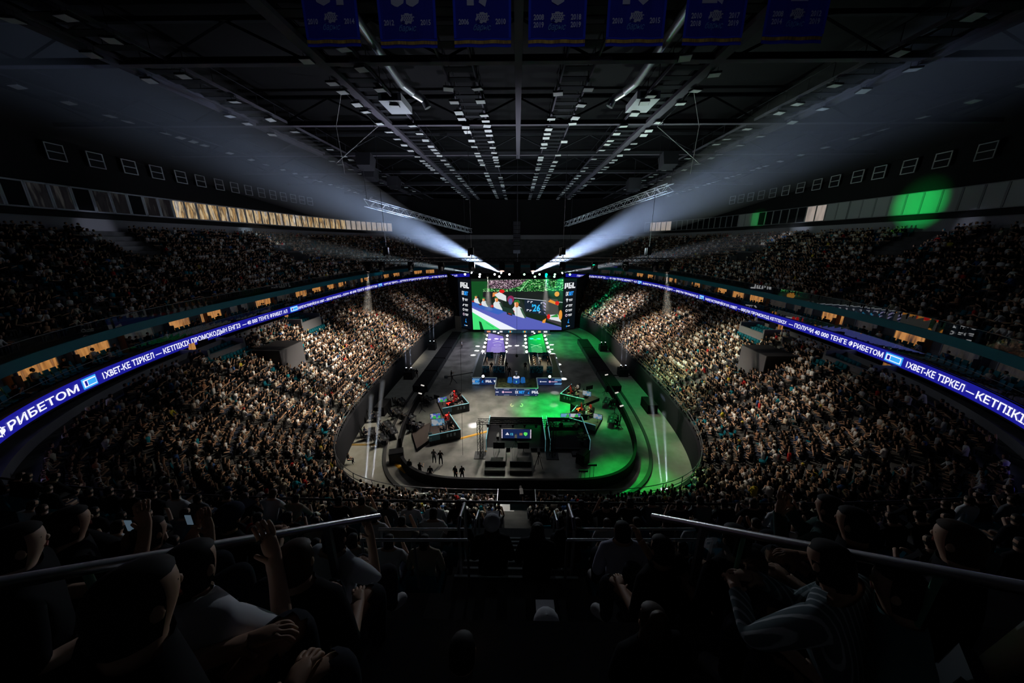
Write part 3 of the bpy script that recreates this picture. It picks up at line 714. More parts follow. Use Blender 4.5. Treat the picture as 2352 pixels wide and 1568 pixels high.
def np_mesh(name, V, loops, tot, col, m):
    me = bpy.data.meshes.new(name); me.vertices.add(len(V)); me.vertices.foreach_set('co', V.astype(np.float32).ravel())
    me.loops.add(len(loops)); me.loops.foreach_set('vertex_index', loops)
    me.polygons.add(len(tot)); me.polygons.foreach_set('loop_start', np.r_[0, np.cumsum(tot)[:-1]].astype(np.int32)); me.polygons.foreach_set('loop_total', tot)
    me.update(calc_edges=True)
    at = me.attributes.new('tint', 'FLOAT_COLOR', 'POINT'); at.data.foreach_set('color', col.astype(np.float32).ravel())
    me.materials.append(m); o = bpy.data.objects.new(name, me); C.objects.link(o); return o
mcr = mat('crowd_cloth', (.3, .3, .3), .85); nt = mcr.node_tree; an = nt.nodes.new('ShaderNodeAttribute'); an.attribute_name = 'tint'
nt.links.new(an.outputs['Color'], nt.nodes['Principled BSDF'].inputs['Base Color'])
o = np_mesh('spectator_crowd', Vs, Fl, Lt, Cs, mcr)
tag(o, 'dense seated crowd filling the lower and upper stands', 'crowd', kind='stuff')
print('CROWD', len(rest), 'verts', len(Vs))

# ------------------------------------------------------------------ seats
def seat_mesh():
    b = MB(); b.box((0, .02, .42), (.46, .42, .05), TEALSEAT); b.box((0, -.2, .66), (.46, .06, .44), TEALSEAT, rx=.14, taper=.9); b.box((0, -.05, .2), (.08, .3, .4), DARK)
    return b
sb = seat_mesh(); proto = sb.build('stand_seat'); smesh = proto.data; bpy.data.objects.remove(proto)
club = np.where((TIER == 'club') & inview)[0]; nearup = np.where((TIER == 'up') & inview & (S[:, 1] < 12) & (np.abs(S[:, 0]) < 14) & ~fore & ~mid & ~behind)[0]
empt = np.where(ok & ~OCC & (TIER != 'club'))[0]
cand = np.r_[nearup, club]; cand = np.unique(cand); cand = cand[np.argsort(fw[cand])]
ind, rst = cand[:260], np.r_[cand[260:], np.setdiff1d(empt, cand)]
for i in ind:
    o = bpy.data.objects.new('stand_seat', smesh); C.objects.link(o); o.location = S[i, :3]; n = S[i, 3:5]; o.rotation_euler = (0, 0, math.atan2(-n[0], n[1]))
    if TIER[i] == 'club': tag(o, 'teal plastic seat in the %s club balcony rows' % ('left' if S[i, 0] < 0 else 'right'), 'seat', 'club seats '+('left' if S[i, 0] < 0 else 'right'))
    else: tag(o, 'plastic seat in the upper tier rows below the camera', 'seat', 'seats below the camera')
V = np.array(sb.v); F = sb.f; n = len(rst); a = np.arctan2(-S[rst, 3], S[rst, 4]); ca, sa = np.cos(a), np.sin(a)
X = V[:, 0]*ca[:, None]-V[:, 1]*sa[:, None]+S[rst, 0][:, None]; Y = V[:, 0]*sa[:, None]+V[:, 1]*ca[:, None]+S[rst, 1][:, None]; Z = V[:, 2]+S[rst, 2][:, None]
flat = np.concatenate([np.array(q) for q in F]); lens = np.array([len(q) for q in F])
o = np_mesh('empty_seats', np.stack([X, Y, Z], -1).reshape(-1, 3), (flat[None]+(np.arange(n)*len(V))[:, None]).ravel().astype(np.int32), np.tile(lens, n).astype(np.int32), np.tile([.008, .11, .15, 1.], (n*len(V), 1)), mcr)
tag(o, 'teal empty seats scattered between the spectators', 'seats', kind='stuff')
# ------------------------------------------------------------------ stage end: screen, towers, drapes
SY = 82.0
def em(n, c, s=1.): return glow('px_'+n, c, s)
x0 = ony(1086, 757, SY).x; x1 = ony(1289.5, 757, SY).x; zb = ony(1187, 757, SY).z; zt = ony(1187, 641, SY).z
t = thing('video_screen', 'giant LED video screen showing players at desks behind the stage', 'screen', ((x0+x1)/2, SY, zb))
sw, sh = x1-x0, zt-zb
b = MB(); b.box((0, .35, sh/2), (sw+.3, .5, sh+.3), DARK); b.box((-sw*.35, .5, -zb/2), (.5, .5, zb), DARK); b.box((sw*.35, .5, -zb/2), (.5, .5, zb), DARK); b.build('cabinet', t)
def noise_em(name, stops, scale, s, stretch=(1, 1, 1), vor=True):
    m = bpy.data.materials.new(name); m.use_nodes = True; nt = m.node_tree; bs = nt.nodes['Principled BSDF']; bs.inputs['Base Color'].default_value = (.02, .02, .02, 1)
    tc = nt.nodes.new('ShaderNodeTexCoord'); mp = nt.nodes.new('ShaderNodeMapping'); mp.inputs['Scale'].default_value = stretch; mp.inputs['Rotation'].default_value = (0, -.45, 0)
    n = nt.nodes.new('ShaderNodeTexVoronoi'); n.inputs['Scale'].default_value = scale; r = nt.nodes.new('ShaderNodeValToRGB'); r.color_ramp.interpolation = 'CONSTANT'
    els = r.color_ramp.elements
    while len(els) < len(stops): els.new(.5)
    for e, (p, c) in zip(els, stops): e.position = p; e.color = (*c, 1)
    nt.links.new(tc.outputs['Object'], mp.inputs[0]); nt.links.new(mp.outputs[0], n.inputs['Vector']); nt.links.new(n.outputs['Color'], r.inputs['Fac']); nt.links.new(r.outputs['Color'], bs.inputs['Emission Color']); bs.inputs['Emission Strength'].default_value = s
    return m
CRG = noise_em('px_crowd_green', [(0, (.0, .02, .005)), (.42, (.02, .22, .03)), (.6, (.005, .06, .01)), (.72, (.35, .75, .3)), (.86, (.02, .3, .05)), (.95, (.7, .85, .6))], 3.0, 1., (1.1, 1, 2.2))
CRP = noise_em('px_crowd_pink', [(0, (.02, .01, .015)), (.45, (.25, .14, .2)), (.62, (.03, .02, .03)), (.72, (.75, .6, .65)), (.88, (.4, .25, .35))], 4.4, 1., (1.2, 1, 1.6))
def P8(X, Y, o_): return (((X-367)/(1935-367)-.5)*sw, .08-o_, (1040-Y)/(1040-130)*sh)
b = MB(); lay = [0.]
def pic(pts, m, step=True):
    if step: lay[0] += .004
    b.poly([P8(X, Y, lay[0]) for X, Y in pts], m)
def disc(X, Y, rx, ry, m, n=14): pic([(X+rx*math.cos(2*math.pi*i/n), Y+ry*math.sin(2*math.pi*i/n)) for i in range(n)], m)
pic([(367, 130), (1935, 130), (1935, 1040), (367, 1040)], em('bg', (.004, .012, .006)))
pic([(367, 170), (640, 170), (640, 480), (367, 520)], em('dkgreen', (.004, .07, .012)))
pic([(560, 300), (1935, 150), (1935, 330), (1180, 350), (560, 350)], CRG); pic([(1200, 132), (1935, 132), (1935, 320), (1180, 340)], CRG)
pic([(640, 150), (1310, 132), (1180, 260), (1000, 300), (700, 290)], CRP)
pic([(1180, 340), (1340, 150), (1352, 150), (1210, 340)], em('rail', (.2, .7, .25)))
pic([(560, 350), (1935, 335), (1935, 540), (1090, 455), (560, 470)], em('dark', (.008, .01, .01)))
pic([(1090, 452), (1935, 530), (1935, 542), (1090, 464)], em('line', (.5, .55, .6)))
pic([(1280, 480), (1700, 520), (1690, 790), (1270, 700)], em('navy', (.006, .012, .03)))
for (X, Y) in ((1330, 510), (1385, 516), (1560, 535), (1320, 660), (1370, 670), (1530, 700)):
    pic([(X, Y), (X+36, Y+4), (X+34, Y+14), (X+12, Y+12), (X+10, Y+34), (X, Y+32)], em('tick', (.75, .75, .85)))
for k in range(4):
    X = 1590+k*8; Y = 530+k*62; pic([(X, Y), (X+30, Y+4), (X+150, Y+110), (X+150, Y+150)], em('stripe', (.45, .42, .75)))
pic([(1655, 460), (1850, 480), (1880, 780), (1640, 760)], em('dgrey', (.06, .06, .055)))
for r_, off_ in ((0, 0),):
    v, f, w, h = text_poly("'26", .03, .12); lay[0] += .004
    b.add([P8(1408+p[0]/w*142, 695-p[1]/h*125, lay[0]) for p in v], f, em('cyan', (.03, .5, .95)))
# desk band, white band and green carpet
pic([(367, 515), (480, 545), (1935, 990), (1935, 1040), (1150, 1040), (367, 640)], em('purple', (.1, .12, .5), .95))
pic([(367, 515), (480, 545), (960, 700), (820, 760), (367, 600)], em('blue2', (.035, .12, .5)))
pic([(367, 640), (367, 715), (860, 1040), (1150, 1040)], em('white', (.85, .9, 1.), 1.))
pic([(367, 715), (860, 1040), (375, 1040)], em('green', (.06, .8, .2), .95))
pic([(480, 880), (520, 900), (560, 1040), (500, 1040)], em('dg2', (.0, .05, .01))); pic([(600, 900), (740, 990), (735, 1000), (610, 915)], em('dg3', (.0, .35, .06)))
# players
SK8, WH8, RD8, OR8 = em('skin', (.75, .25, .06)), em('shirtw', (.72, .76, .78)), em('red', (.7, .01, .01)), em('orange', (.8, .3, .04))
SKD, SKL, CHD = em('skinshade', (.4, .1, .03)), em('skinlit', (.95, .5, .3)), em('chairdark', (.015, .02, .018))
def player(X, Y, s):
    pic([(X+20*s, Y-60*s), (X+75*s, Y-70*s), (X+120*s, Y+20*s), (X+150*s, Y+190*s), (X+60*s, Y+190*s)], CHD)
    pic([(X-28*s, Y+30*s), (X+30*s, Y+28*s), (X+84*s, Y+62*s), (X+112*s, Y+130*s), (X+150*s, Y+215*s), (X+110*s, Y+220*s), (X-10*s, Y+185*s), (X-62*s, Y+150*s), (X-66*s, Y+80*s)], WH8)
    pic([(X+52*s, Y+60*s), (X+84*s, Y+62*s), (X+112*s, Y+130*s), (X+150*s, Y+215*s), (X+126*s, Y+218*s), (X+84*s, Y+140*s)], em('sleeve', (.04, .1, .06)))
    pic([(X-16*s, Y+18*s), (X+26*s, Y+14*s), (X+26*s, Y+44*s), (X-4*s, Y+50*s)], SKD)
    pic([(X-34*s, Y-30*s), (X+20*s, Y-34*s), (X+36*s, Y-4*s), (X+24*s, Y+34*s), (X-10*s, Y+46*s), (X-30*s, Y+28*s)], SK8)
    pic([(X-34*s, Y-22*s), (X-6*s, Y-24*s), (X-8*s, Y+20*s), (X-14*s, Y+40*s), (X-30*s, Y+26*s)], SKL)
    pic([(X-42*s, Y-24*s), (X-34*s, Y-56*s), (X-6*s, Y-72*s), (X+34*s, Y-66*s), (X+54*s, Y-34*s), (X+48*s, Y+2*s), (X+34*s, Y-12*s), (X+14*s, Y-36*s)], em('hairgreen', (.02, .16, .03)))
    pic([(X+30*s, Y-16*s), (X+50*s, Y-14*s), (X+48*s, Y+18*s), (X+32*s, Y+16*s)], em('headset', (.02, .02, .02)))
    pic([(X-70*s, Y+110*s), (X-150*s, Y+96*s), (X-146*s, Y+160*s), (X-62*s, Y+186*s)], em('monback', (.012, .02, .018))); disc(X-92*s, Y+135*s, 34*s, 26*s, em('monlogo', (.5, .02, .02)))
player(1140, 570, 1.15); player(795, 490, .85); player(572, 490, .6); player(442, 445, .55)
pic([(735, 365), (810, 355), (790, 420), (725, 440)], SK8); pic([(760, 400), (850, 350), (960, 420), (965, 520), (830, 470)], WH8); disc(890, 340, 46, 32, RD8)
disc(1040, 480, 60, 66, em('chair', (.25, .02, .08))); disc(1035, 520, 34, 60, em('chairin', (.1, .12, .35)))
disc(1055, 705, 52, 34, RD8); pic([(880, 600), (1080, 660), (1120, 770), (900, 690)], em('monitor', (.01, .03, .02)))
disc(1830, 385, 42, 44, OR8); pic([(1680, 520), (1720, 480), (1870, 550), (1860, 590)], OR8); disc(1840, 545, 36, 36, RD8)
pic([(1700, 760), (1860, 750), (1925, 890), (1690, 830)], WH8); pic([(1680, 830), (1925, 900), (1925, 960), (1680, 860)], em('tablet', (.05, .04, .05)))
disc(1700, 790, 30, 46, RD8); disc(1905, 760, 30, 90, OR8); pic([(1600, 860), (1660, 820), (1640, 910), (1590, 905)], OR8)
pic([(1730, 790), (1850, 740), (1870, 800), (1750, 800)], em('gtop', (.03, .3, .05)))
b.build('display', t)
# sponsor towers either side, angled
def tower(side):
    if side < 0: A, B = onz(1056, 749, .3), onz(1086, 757, .3)
    else: A, B = onz(1289, 757, .3), onz(1319.5, 752, .3)
    A.z = B.z = 0; hgt = 13.2; d = (B-A); w = d.length; d.normalize(); rz = math.atan2(d.y, d.x)
    t = thing('sponsor_tower', 'tall black LED sponsor column on the %s of the video screen' % ('left' if side < 0 else 'right'), 'LED column', A, rz)
    b = MB(); b.box((w/2, .3, hgt/2), (w, .5, hgt), DARK); b.build('cabinet', t)
    b = MB(); b.quad((.03, .03, .2), (w-.03, .03, .2), (w-.03, .03, hgt-.1), (.03, .03, hgt-.1), em('towerface', (.002, .0035, .007))); b.build('led_face', t)
    L = MB(); X, Z = Vector((1, 0, 0)), Vector((0, 0, 1)); c = w/2; Wt, Bl = em('tw', (.85, .87, .9), 1.), em('tb', (.02, .3, .9), 1.)
    put_pgl(L, (c, 0, 10.75), X, Z, 1.4, Wt, .06)
    put_text(L, '1X', (c-.75, 0, 9.0), X, Z, Wt, .95, .95, bold=.05, shear=.15); put_text(L, 'BET', (c+.55, 0, 9.0), X, Z, Bl, .95, 1.6, bold=.05, shear=.15)
    for k, z in enumerate((7.5, 6.1, 4.85, 3.6)):
        q = c-.75
        if k == 0: L.poly([(q-.35, 0, z+.7), (q+.35, 0, z+.7), (q, 0, z-.3)], Wt)
        elif k == 1: L.poly([(q-.4, 0, z), (q+.1, 0, z+.6), (q+.35, 0, z+.45), (q-.05, 0, z)], Wt)
        else: L.add([(q+math.cos(a)*r, 0, z+.3+math.sin(a)*r) for r in (.22, .36) for a in np.linspace(0, 2*math.pi, 13)[:-1]], [(i, (i+1) % 12, 12+(i+1) % 12, 12+i) for i in range(12)], Wt if k == 2 else em('tp', (.8, .6, .75)))
        L.quad((q+.55, 0, z+.34), (c+1.1, 0, z+.38), (c+1.1, 0, z+.56), (q+.55, 0, z+.52), Wt); L.quad((q+.7, 0, z+.04), (c+1.0, 0, z+.08), (c+1.0, 0, z+.2), (q+.7, 0, z+.18), Wt)
    L.poly([(c-.3, 0, 1.9), (c+.35, 0, 1.75), (c+.2, 0, 2.1), (c+.05, 0, 2.1), (c+.2, 0, 2.9), (c, 0, 2.7), (c-.1, 0, 2.2)], Bl)
    L.add([(c-.5+math.cos(a)*.18, 0, 1.0+math.sin(a)*.22) for a in np.linspace(0, 2*math.pi, 9)[:-1]], [tuple(range(8))], Bl); L.quad((c-.2, 0, .9), (c+.6, 0, .95), (c+.6, 0, 1.1), (c-.2, 0, 1.05), Wt)
    L.build('logo_lettering', t)
    return A, B
TA, TB = tower(-1); TC, TD = tower(1)
for s_, p in ((-1, TA), (1, TD)):
    b = MB(); q = Vector((s_*21.5, 103, 0)); n = 14; vs = []
    for i in range(n+1):
        r = Vector((p.x, p.y, 0)).lerp(q, i/n); o_ = .25*(-1)**i
        vs += [(r.x+o_, r.y, .0), (r.x+o_, r.y, 13.0)]
    b.add(vs, [(2*i, 2*i+2, 2*i+3, 2*i+1) for i in range(n)], BLACK); o = b.build('stage_drape')
    tag(o, 'black pleated drape hanging beside the %s sponsor column' % ('left' if s_ < 0 else 'right'), 'drape')
b = MB(); b.box((0, SY+1.6, 7.), (22.6, .2, 14), BLACK); tag(b.build('stage_drape'), 'wide black drape hanging behind the video screen', 'drape')
b = MB(); b.box((0, 0, 1.9), (1.9, .15, 3.8), mat('pale_panel', (.3, .29, .25), .7), rz=-.5); o = b.build('access_panel'); o.location = (-15.2, 83.2, 0); tag(o, 'pale access panel standing at the far left wall end', 'panel')
# low LED wall under the screen
t = thing('low_led_wall', 'low strip of LED logos at the foot of the video screen', 'LED board', (0, 80.6, 0))
b = MB(); b.box((-.05, .15, .45), (16.4, .25, .9), DARK); b.build('cabinet', t)
b = MB(); b.quad((-8.2, 0, .05), (8.1, 0, .05), (8.1, 0, .85), (-8.2, 0, .85), em('lowwall', (.01, .03, .05)))
for X, w, c in ((-7.6, .9, (.8, .3, .15)), (-6.1, .8, (.8, .8, .8)), (-4.4, .7, (.8, .8, .85)), (-2.2, .9, (.02, .4, .5)), (-1.95, .45, (.85, .3, .08)), (1.4, .9, (.02, .4, .5)), (1.65, .45, (.85, .35, .05)), (3.5, .7, (.8, .8, .85)), (5.2, .7, (.7, .5, .2)), (6.6, .9, (.85, .85, .85))):
    b.quad((X, -.01-.005*(w < .5), .25), (X+w, -.01-.005*(w < .5), .25), (X+w, -.01-.005*(w < .5), .65), (X, -.01-.005*(w < .5), .65), em('lw%.1f' % X, c))
b.build('led_face', t)

# ------------------------------------------------------------------ stage
DECK = mat('stage_deck', (.02, .021, .024), .35); LEDN = em('navy_led', (.01, .022, .085), 1.); LW = em('ledw', (.75, .75, .85), 1.); LB = em('ledb', (.02, .28, .8), 1.); LP = em('ledp', (.75, .45, .6), 1.)
SZ = 1.2
t = thing('stage', 'black T-shaped stage with navy LED fascia in the middle of the floor', 'stage', (0, 49, 0))
b = MB(); b.box((-.05, 6, SZ/2), (14.2, 12, SZ), DECK); b.build('main_deck', t)
b = MB(); b.box((-.07, -1.95, SZ/2), (6.3, 3.9, SZ-.02), DECK); b.build('thrust_deck', t)
GREENP = noisy('gold_flecks', (.006, .02, .008), (.16, .17, .05), 2.2, .5, detail=2)
b = MB(); b.box((-.07, -1.95, SZ+.005), (5.7, 3.4, .03), GREENP); b.build('patterned_mat', t)
def led(nm, xa, xb, y, txt):
    b = MB(); b.box(((xa+xb)/2, y+.03, SZ/2), (xb-xa, .06, SZ-.06), DARK); o = b.build('led_fascia', t)
    L = MB(); L.quad((xa, y-.01, .05), (xb, y-.01, .05), (xb, y-.01, SZ-.05), (xa, y-.01, SZ-.05), LEDN); txt(L, y-.02); L.build('led_logos', o)
X_, Z_ = Vector((1, 0, 0)), Vector((0, 0, 1))
def stripes(L, xa, xb, y):
    n = 9
    for i in range(n):
        u = xa+(xb-xa)*i/n; w = (xb-xa)/n*.45
        for za, zc in ((.1, .42), (.78, 1.1)): L.quad((u, y, za), (u+w, y, za), (u+w+.16, y, zc), (u+.16, y, zc), em('stripeb', (.2, .5, .85)))
def bird(L, x, y, z, s, m): L.poly([(x-.3*s, y, z), (x+.35*s, y, z-.1*s), (x+.1*s, y, z+.2*s), (x+.25*s, y, z+.8*s), (x-.02*s, y, z+.35*s)], m)
def left_t(L, y):
    stripes(L, -7.15, -6.0, y); put_text(L, '1X', (-6.9, y-.01, .45), X_, Z_, LW, .33, .4, bold=.04); put_text(L, 'BET', (-6.3, y-.01, .45), X_, Z_, LB, .33, .7, bold=.04)
    bird(L, -5.5, y, .45, .6, LB); put_pgl(L, (-4.5, y, .43), X_, Z_, .4, LW); L.poly([(-3.75, y, .8), (-3.35, y, .8), (-3.55, y, .4)], LW)
def right_t(L, y):
    stripes(L, 5.9, 7.05, y)
    L.add([(3.75+math.cos(a)*.13, y, .62+math.sin(a)*.13) for a in np.linspace(0, 6.28, 9)[:-1]], [tuple(range(8))], LW); L.quad((3.95, y, .57), (4.7, y, .57), (4.7, y, .67), (3.95, y, .67), LW)
    L.add([(5.2+math.cos(a)*.18, y, .62+math.sin(a)*.18) for a in np.linspace(0, 6.28, 9)[:-1]], [tuple(range(8))], LP); L.quad((5.45, y, .57), (6.4, y, .57), (6.4, y, .67), (5.45, y, .67), LP)
def mid_t(L, y):
    L.quad((-3.15, y, .55), (-2.7, y, .55), (-2.7, y, .68), (-3.15, y, .68), LW)
    L.add([(-2.05+math.cos(a)*.18, y, .62+math.sin(a)*.18) for a in np.linspace(0, 6.28, 9)[:-1]], [tuple(range(8))], LP); L.quad((-1.8, y, .55), (-.75, y, .55), (-.75, y, .68), (-1.8, y, .68), LP)
    put_text(L, '1X', (-.02, y, .42), X_, Z_, LW, .42, .45, bold=.05); put_text(L, 'BET', (.72, y, .42), X_, Z_, LB, .42, .85, bold=.05); bird(L, 1.7, y, .4, .55, LB); put_pgl(L, (2.7, y, .42), X_, Z_, .42, LW)
    for xx in (-2.95, -.07, 2.8):
        for zz in (.12, 1.06): L.quad((xx-.05, y, zz-.04), (xx+.05, y, zz-.04), (xx+.05, y, zz+.05), (xx-.05, y, zz+.05), LW)
    for xx in (-1.55, 1.45):
        for zz in (.14, 1.04): L.quad((xx-.4, y, zz-.02), (xx+.4, y, zz-.02), (xx+.4, y, zz+.02), (xx-.4, y, zz+.02), LW)
led('a', -7.15, -3.3, -.05, left_t); led('b', 3.15, 7.05, -.05, right_t); led('c', -3.22, 3.08, -3.98, mid_t)
PALE = mat('edge_strip', (.5, .6, .62), .4, emit=(.4, .6, .65), es=.1)
for (a, c) in (((-3.25, -3.95), (3.1, -3.95)), ((-3.25, -3.9), (-3.25, 0)), ((3.1, -3.9), (3.1, 0)), ((-7.15, 0), (-3.25, 0)), ((3.1, 0), (7.05, 0))):
    b = MB(); b.tube((*a, SZ+.02), (*c, SZ+.02), .08, PALE, 4); b.build('edge_strip', t)
for s_ in (-1, 1):
    b = MB(); b.box((s_*7.25-.05, 6.2, SZ-.05), (.35, 11.5, .12), mat('ramp_strip', (.42, .45, .47), .5)); b.build('edge_strip', t)
# trophy plinth
t = thing('trophy_plinth', 'blue lit plinth carrying a silver trophy on the thrust', 'plinth', (-.1, 47.1, SZ))
b = MB(); b.tube((0, 0, .03), (0, 0, .9), .55, em('plinth', (.01, .06, .25)), 8, .45); b.build('column', t)
b = MB(); b.tube((0, 0, .9), (0, 0, .96), .5, LW, 12); b.build('top', t)
b = MB(); b.poly([(-.1, -.56, .3), (.1, -.56, .3), (0, -.55, .6)], em('mint', (.2, .8, .6))); b.build('emblem', t)
b = MB(); b.tube((0, 0, .98), (0, 0, 1.12), .2, CHROME, 10); b.tube((0, 0, 1.12), (0, 0, 1.4), .05, CHROME, 8); b.tube((0, 0, 1.4), (0, 0, 1.85), .1, CHROME, 10, .24)
o = b.build('trophy'); o.location = (-.1, 47.1, SZ); tag(o, 'silver trophy cup standing on the blue plinth', 'trophy')
for s_ in (-1, 1):
    b = MB(); b.box((0, 0, .4), (.6, .5, .8), em('bluebox', (.01, .09, .3)), rz=.5*s_, taper=.8); o = b.build('plinth_wing'); o.location = (-.1+s_*1.0, 47.2, SZ+.02); tag(o, 'small blue block beside the trophy plinth on its %s' % ('left' if s_ < 0 else 'right'), 'block')
# LED runways behind the booths
LILAC, LGREEN = (.16, .11, .36), (.0, .36, .07)
def runway(side):
    q = [(1116, 811), (1162, 811), (1156, 772), (1136, 767), (1121.5, 764)] if side < 0 else [(1213, 811), (1257, 811), (1246, 765), (1232, 768), (1212, 774)]
    P = [onz(a, c, SZ) for a, c in q]; nm = 'lilac' if side < 0 else 'green'; c = LILAC if side < 0 else LGREEN
    b = MB(); b.prism([(p.x, p.y) for p in P], 0, SZ, DECK, mat('runway_'+nm, tuple(min(1, v*1.4) for v in c), .3, emit=c, es=.55))
    o = b.build('led_runway'); tag(o, '%s lit runway floor behind the %s player booth' % (nm, 'left' if side < 0 else 'right'), 'runway')
    L = MB(); m = em('pat_'+nm, (.45, .4, .75) if side < 0 else (.2, .75, .3)); z = SZ+.02
    cx = -4.15 if side < 0 else 3.95
    W = lambda x, y: (cx+x, y, z)
    for k in range(4):
        y = 62.2+k*.9; n = 12
        pts = [(-1.1+2.2*i/n, y+.22*math.sin(i*1.6)) for i in range(n+1)]
        for p, r in zip(pts[:-1], pts[1:]): L.quad(W(p[0], p[1]-.12), W(r[0], r[1]-.12), W(r[0], r[1]+.12), W(p[0], p[1]+.12), m)
    yb = 69.2 if side < 0 else 66.3
    for s_ in (-1, 1):
        pts = [(-1.1+2.2*i/8, yb+s_*(2.2*(i/8)-1.1)*.9) for i in range(9)]
        for p, r in zip(pts[:-1], pts[1:]): L.quad(W(p[0]-.02, p[1]-.22), W(r[0], r[1]-.22), W(r[0], r[1]+.22), W(p[0]-.02, p[1]+.22), m)
    if side < 0: L.add([W(math.cos(a)*r1, 66.6+math.sin(a)*r2) for r1, r2 in ((.6, .45), (.8, .7)) for a in np.linspace(0, 6.283, 17)[:-1]], [(i, (i+1) % 16, 16+(i+1) % 16, 16+i) for i in range(16)], m)
    else: L.quad(W(-.35, 70.5), W(.35, 70.5), W(.35, 71), W(-.35, 71), m)
    L.build('light_pattern', o)
    b = MB(); n = len(P)
    for i in range(n): b.tube((P[i].x, P[i].y, SZ+.03), (P[(i+1) % n].x, P[(i+1) % n].y, SZ+.03), .07, DARK, 4)
    b.build('edge_trim', o)
runway(-1); runway(1)
# stage blinders along the runways
b3 = [(348, 262), (328, 335), (302, 408), (280, 490), (252, 578), (742, 265), (738, 338), (730, 410), (720, 492), (717, 583), (1101, 268), (1105, 340), (1112, 412), (1122, 494), (1130, 586), (1492, 268), (1518, 340), (1538, 412), (1562, 492), (1588, 585), (563, 210), (1284, 215), (247, 635), (312, 632), (1545, 640), (1605, 643)]
BULB, BULBG = em('bulb', (.95, .9, 1.), 9.), em('bulbg', (.65, 1., .75), 9.)
def blinder(p, m, label, grp, sc_=1.):
    t = thing('floor_light', label, 'stage light', p, 0, grp); b = MB(); b.box((0, 0, .2), (.5*sc_, .4, .4), DARK); b.build('housing', t)
    b = MB(); b.ball((0, -.12, .5), .26*sc_, m, 10, 6); b.build('lens', t)
for k, (X, Y) in enumerate(b3):
    px_, py_ = 1080+X*.11482, 740+Y*.11482; p = onz(px_, py_, .5); p.z = 0 if not (abs(p.x) < 7.1 and p.y < 61) else SZ
    side = 'left' if px_ < 1187 else 'right'
    blinder(p, BULB if px_ < 1187 else BULBG, 'bright round stage light beside the %s runway' % ('lilac' if px_ < 1187 else 'green'), 'lights around the %s runway' % side, 1. if k < 20 else .7)
for X, Y, w in ((260, 1073, 'left'), (1590, 1080, 'right')):
    p = onz(1080+X*.11482, 740+Y*.11482, SZ+.5); p.z = SZ; blinder(p, BULB if w == 'left' else BULBG, 'bright round light on the stage corner before the %s booth' % w, None, .8)

# ------------------------------------------------------------------ player booths
def pattern_mat():
    m = mat('blue_camo', (.02, .2, .3), .5); nt = m.node_tree; bs = nt.nodes['Principled BSDF']; tc = nt.nodes.new('ShaderNodeTexCoord'); v = nt.nodes.new('ShaderNodeTexVoronoi'); v.inputs['Scale'].default_value = 4.5; v.distance = 'CHEBYCHEV'
    r = nt.nodes.new('ShaderNodeValToRGB'); r.color_ramp.interpolation = 'CONSTANT'; r.color_ramp.elements[0].color = (.02, .22, .32, 1); r.color_ramp.elements[1].color = (.004, .03, .06, 1); r.color_ramp.elements[1].position = .52
    nt.links.new(tc.outputs['Object'], v.inputs['Vector']); nt.links.new(v.outputs['Color'], r.inputs['Fac']); nt.links.new(r.outputs['Color'], bs.inputs['Base Color']); return m
CAMO = pattern_mat(); FRW = mat('booth_frame', (.82, .88, .9), .4)
SCRB = em('monitor_blue', (.12, .3, .5), 1.); SCRG = em('monitor_green', (.1, .5, .12), 1.); SCRW = em('monitor_pale', (.4, .45, .5), 1.)
def office_chair(p, face, label, grp, red=False):
    t = thing('gaming_chair', label, 'chair', p, math.atan2(-face[0], face[1]), grp); m = mat('chair_red', (.5, .02, .02), .5) if red else DARK
    b = MB(); b.box((0, .02, .47), (.5, .5, .1), m); b.build('seat', t); b = MB(); b.box((0, -.27, .9), (.5, .1, .85), m, rx=.12, taper=.75); b.build('backrest', t)
    b = MB(); b.tube((0, 0, .1), (0, 0, .44), .04, DARK)
    for k in range(5): b.tube((0, 0, .12), (.3*math.cos(k*1.257), .3*math.sin(k*1.257), .05), .03, DARK, 6)
    b.build('base', t)
def monitor(p, face, label, m, w=.6, h=.36, z=.3, grp=None, name='monitor'):
    t = thing(name, label, 'monitor', p, math.atan2(-face[0], face[1]), grp)
    b = MB(); b.box((0, 0, z+h/2), (w, .05, h), DARK); b.build('casing', t); b = MB(); b.box((0, .03, z+h/2), (w*.94, .012, h*.9), m); b.build('display', t)
    b = MB(); b.tube((0, 0, 0), (0, 0, z+.05), .03, DARK, 6); b.box((0, 0, .01), (.26, .2, .02), DARK); b.build('stand', t)
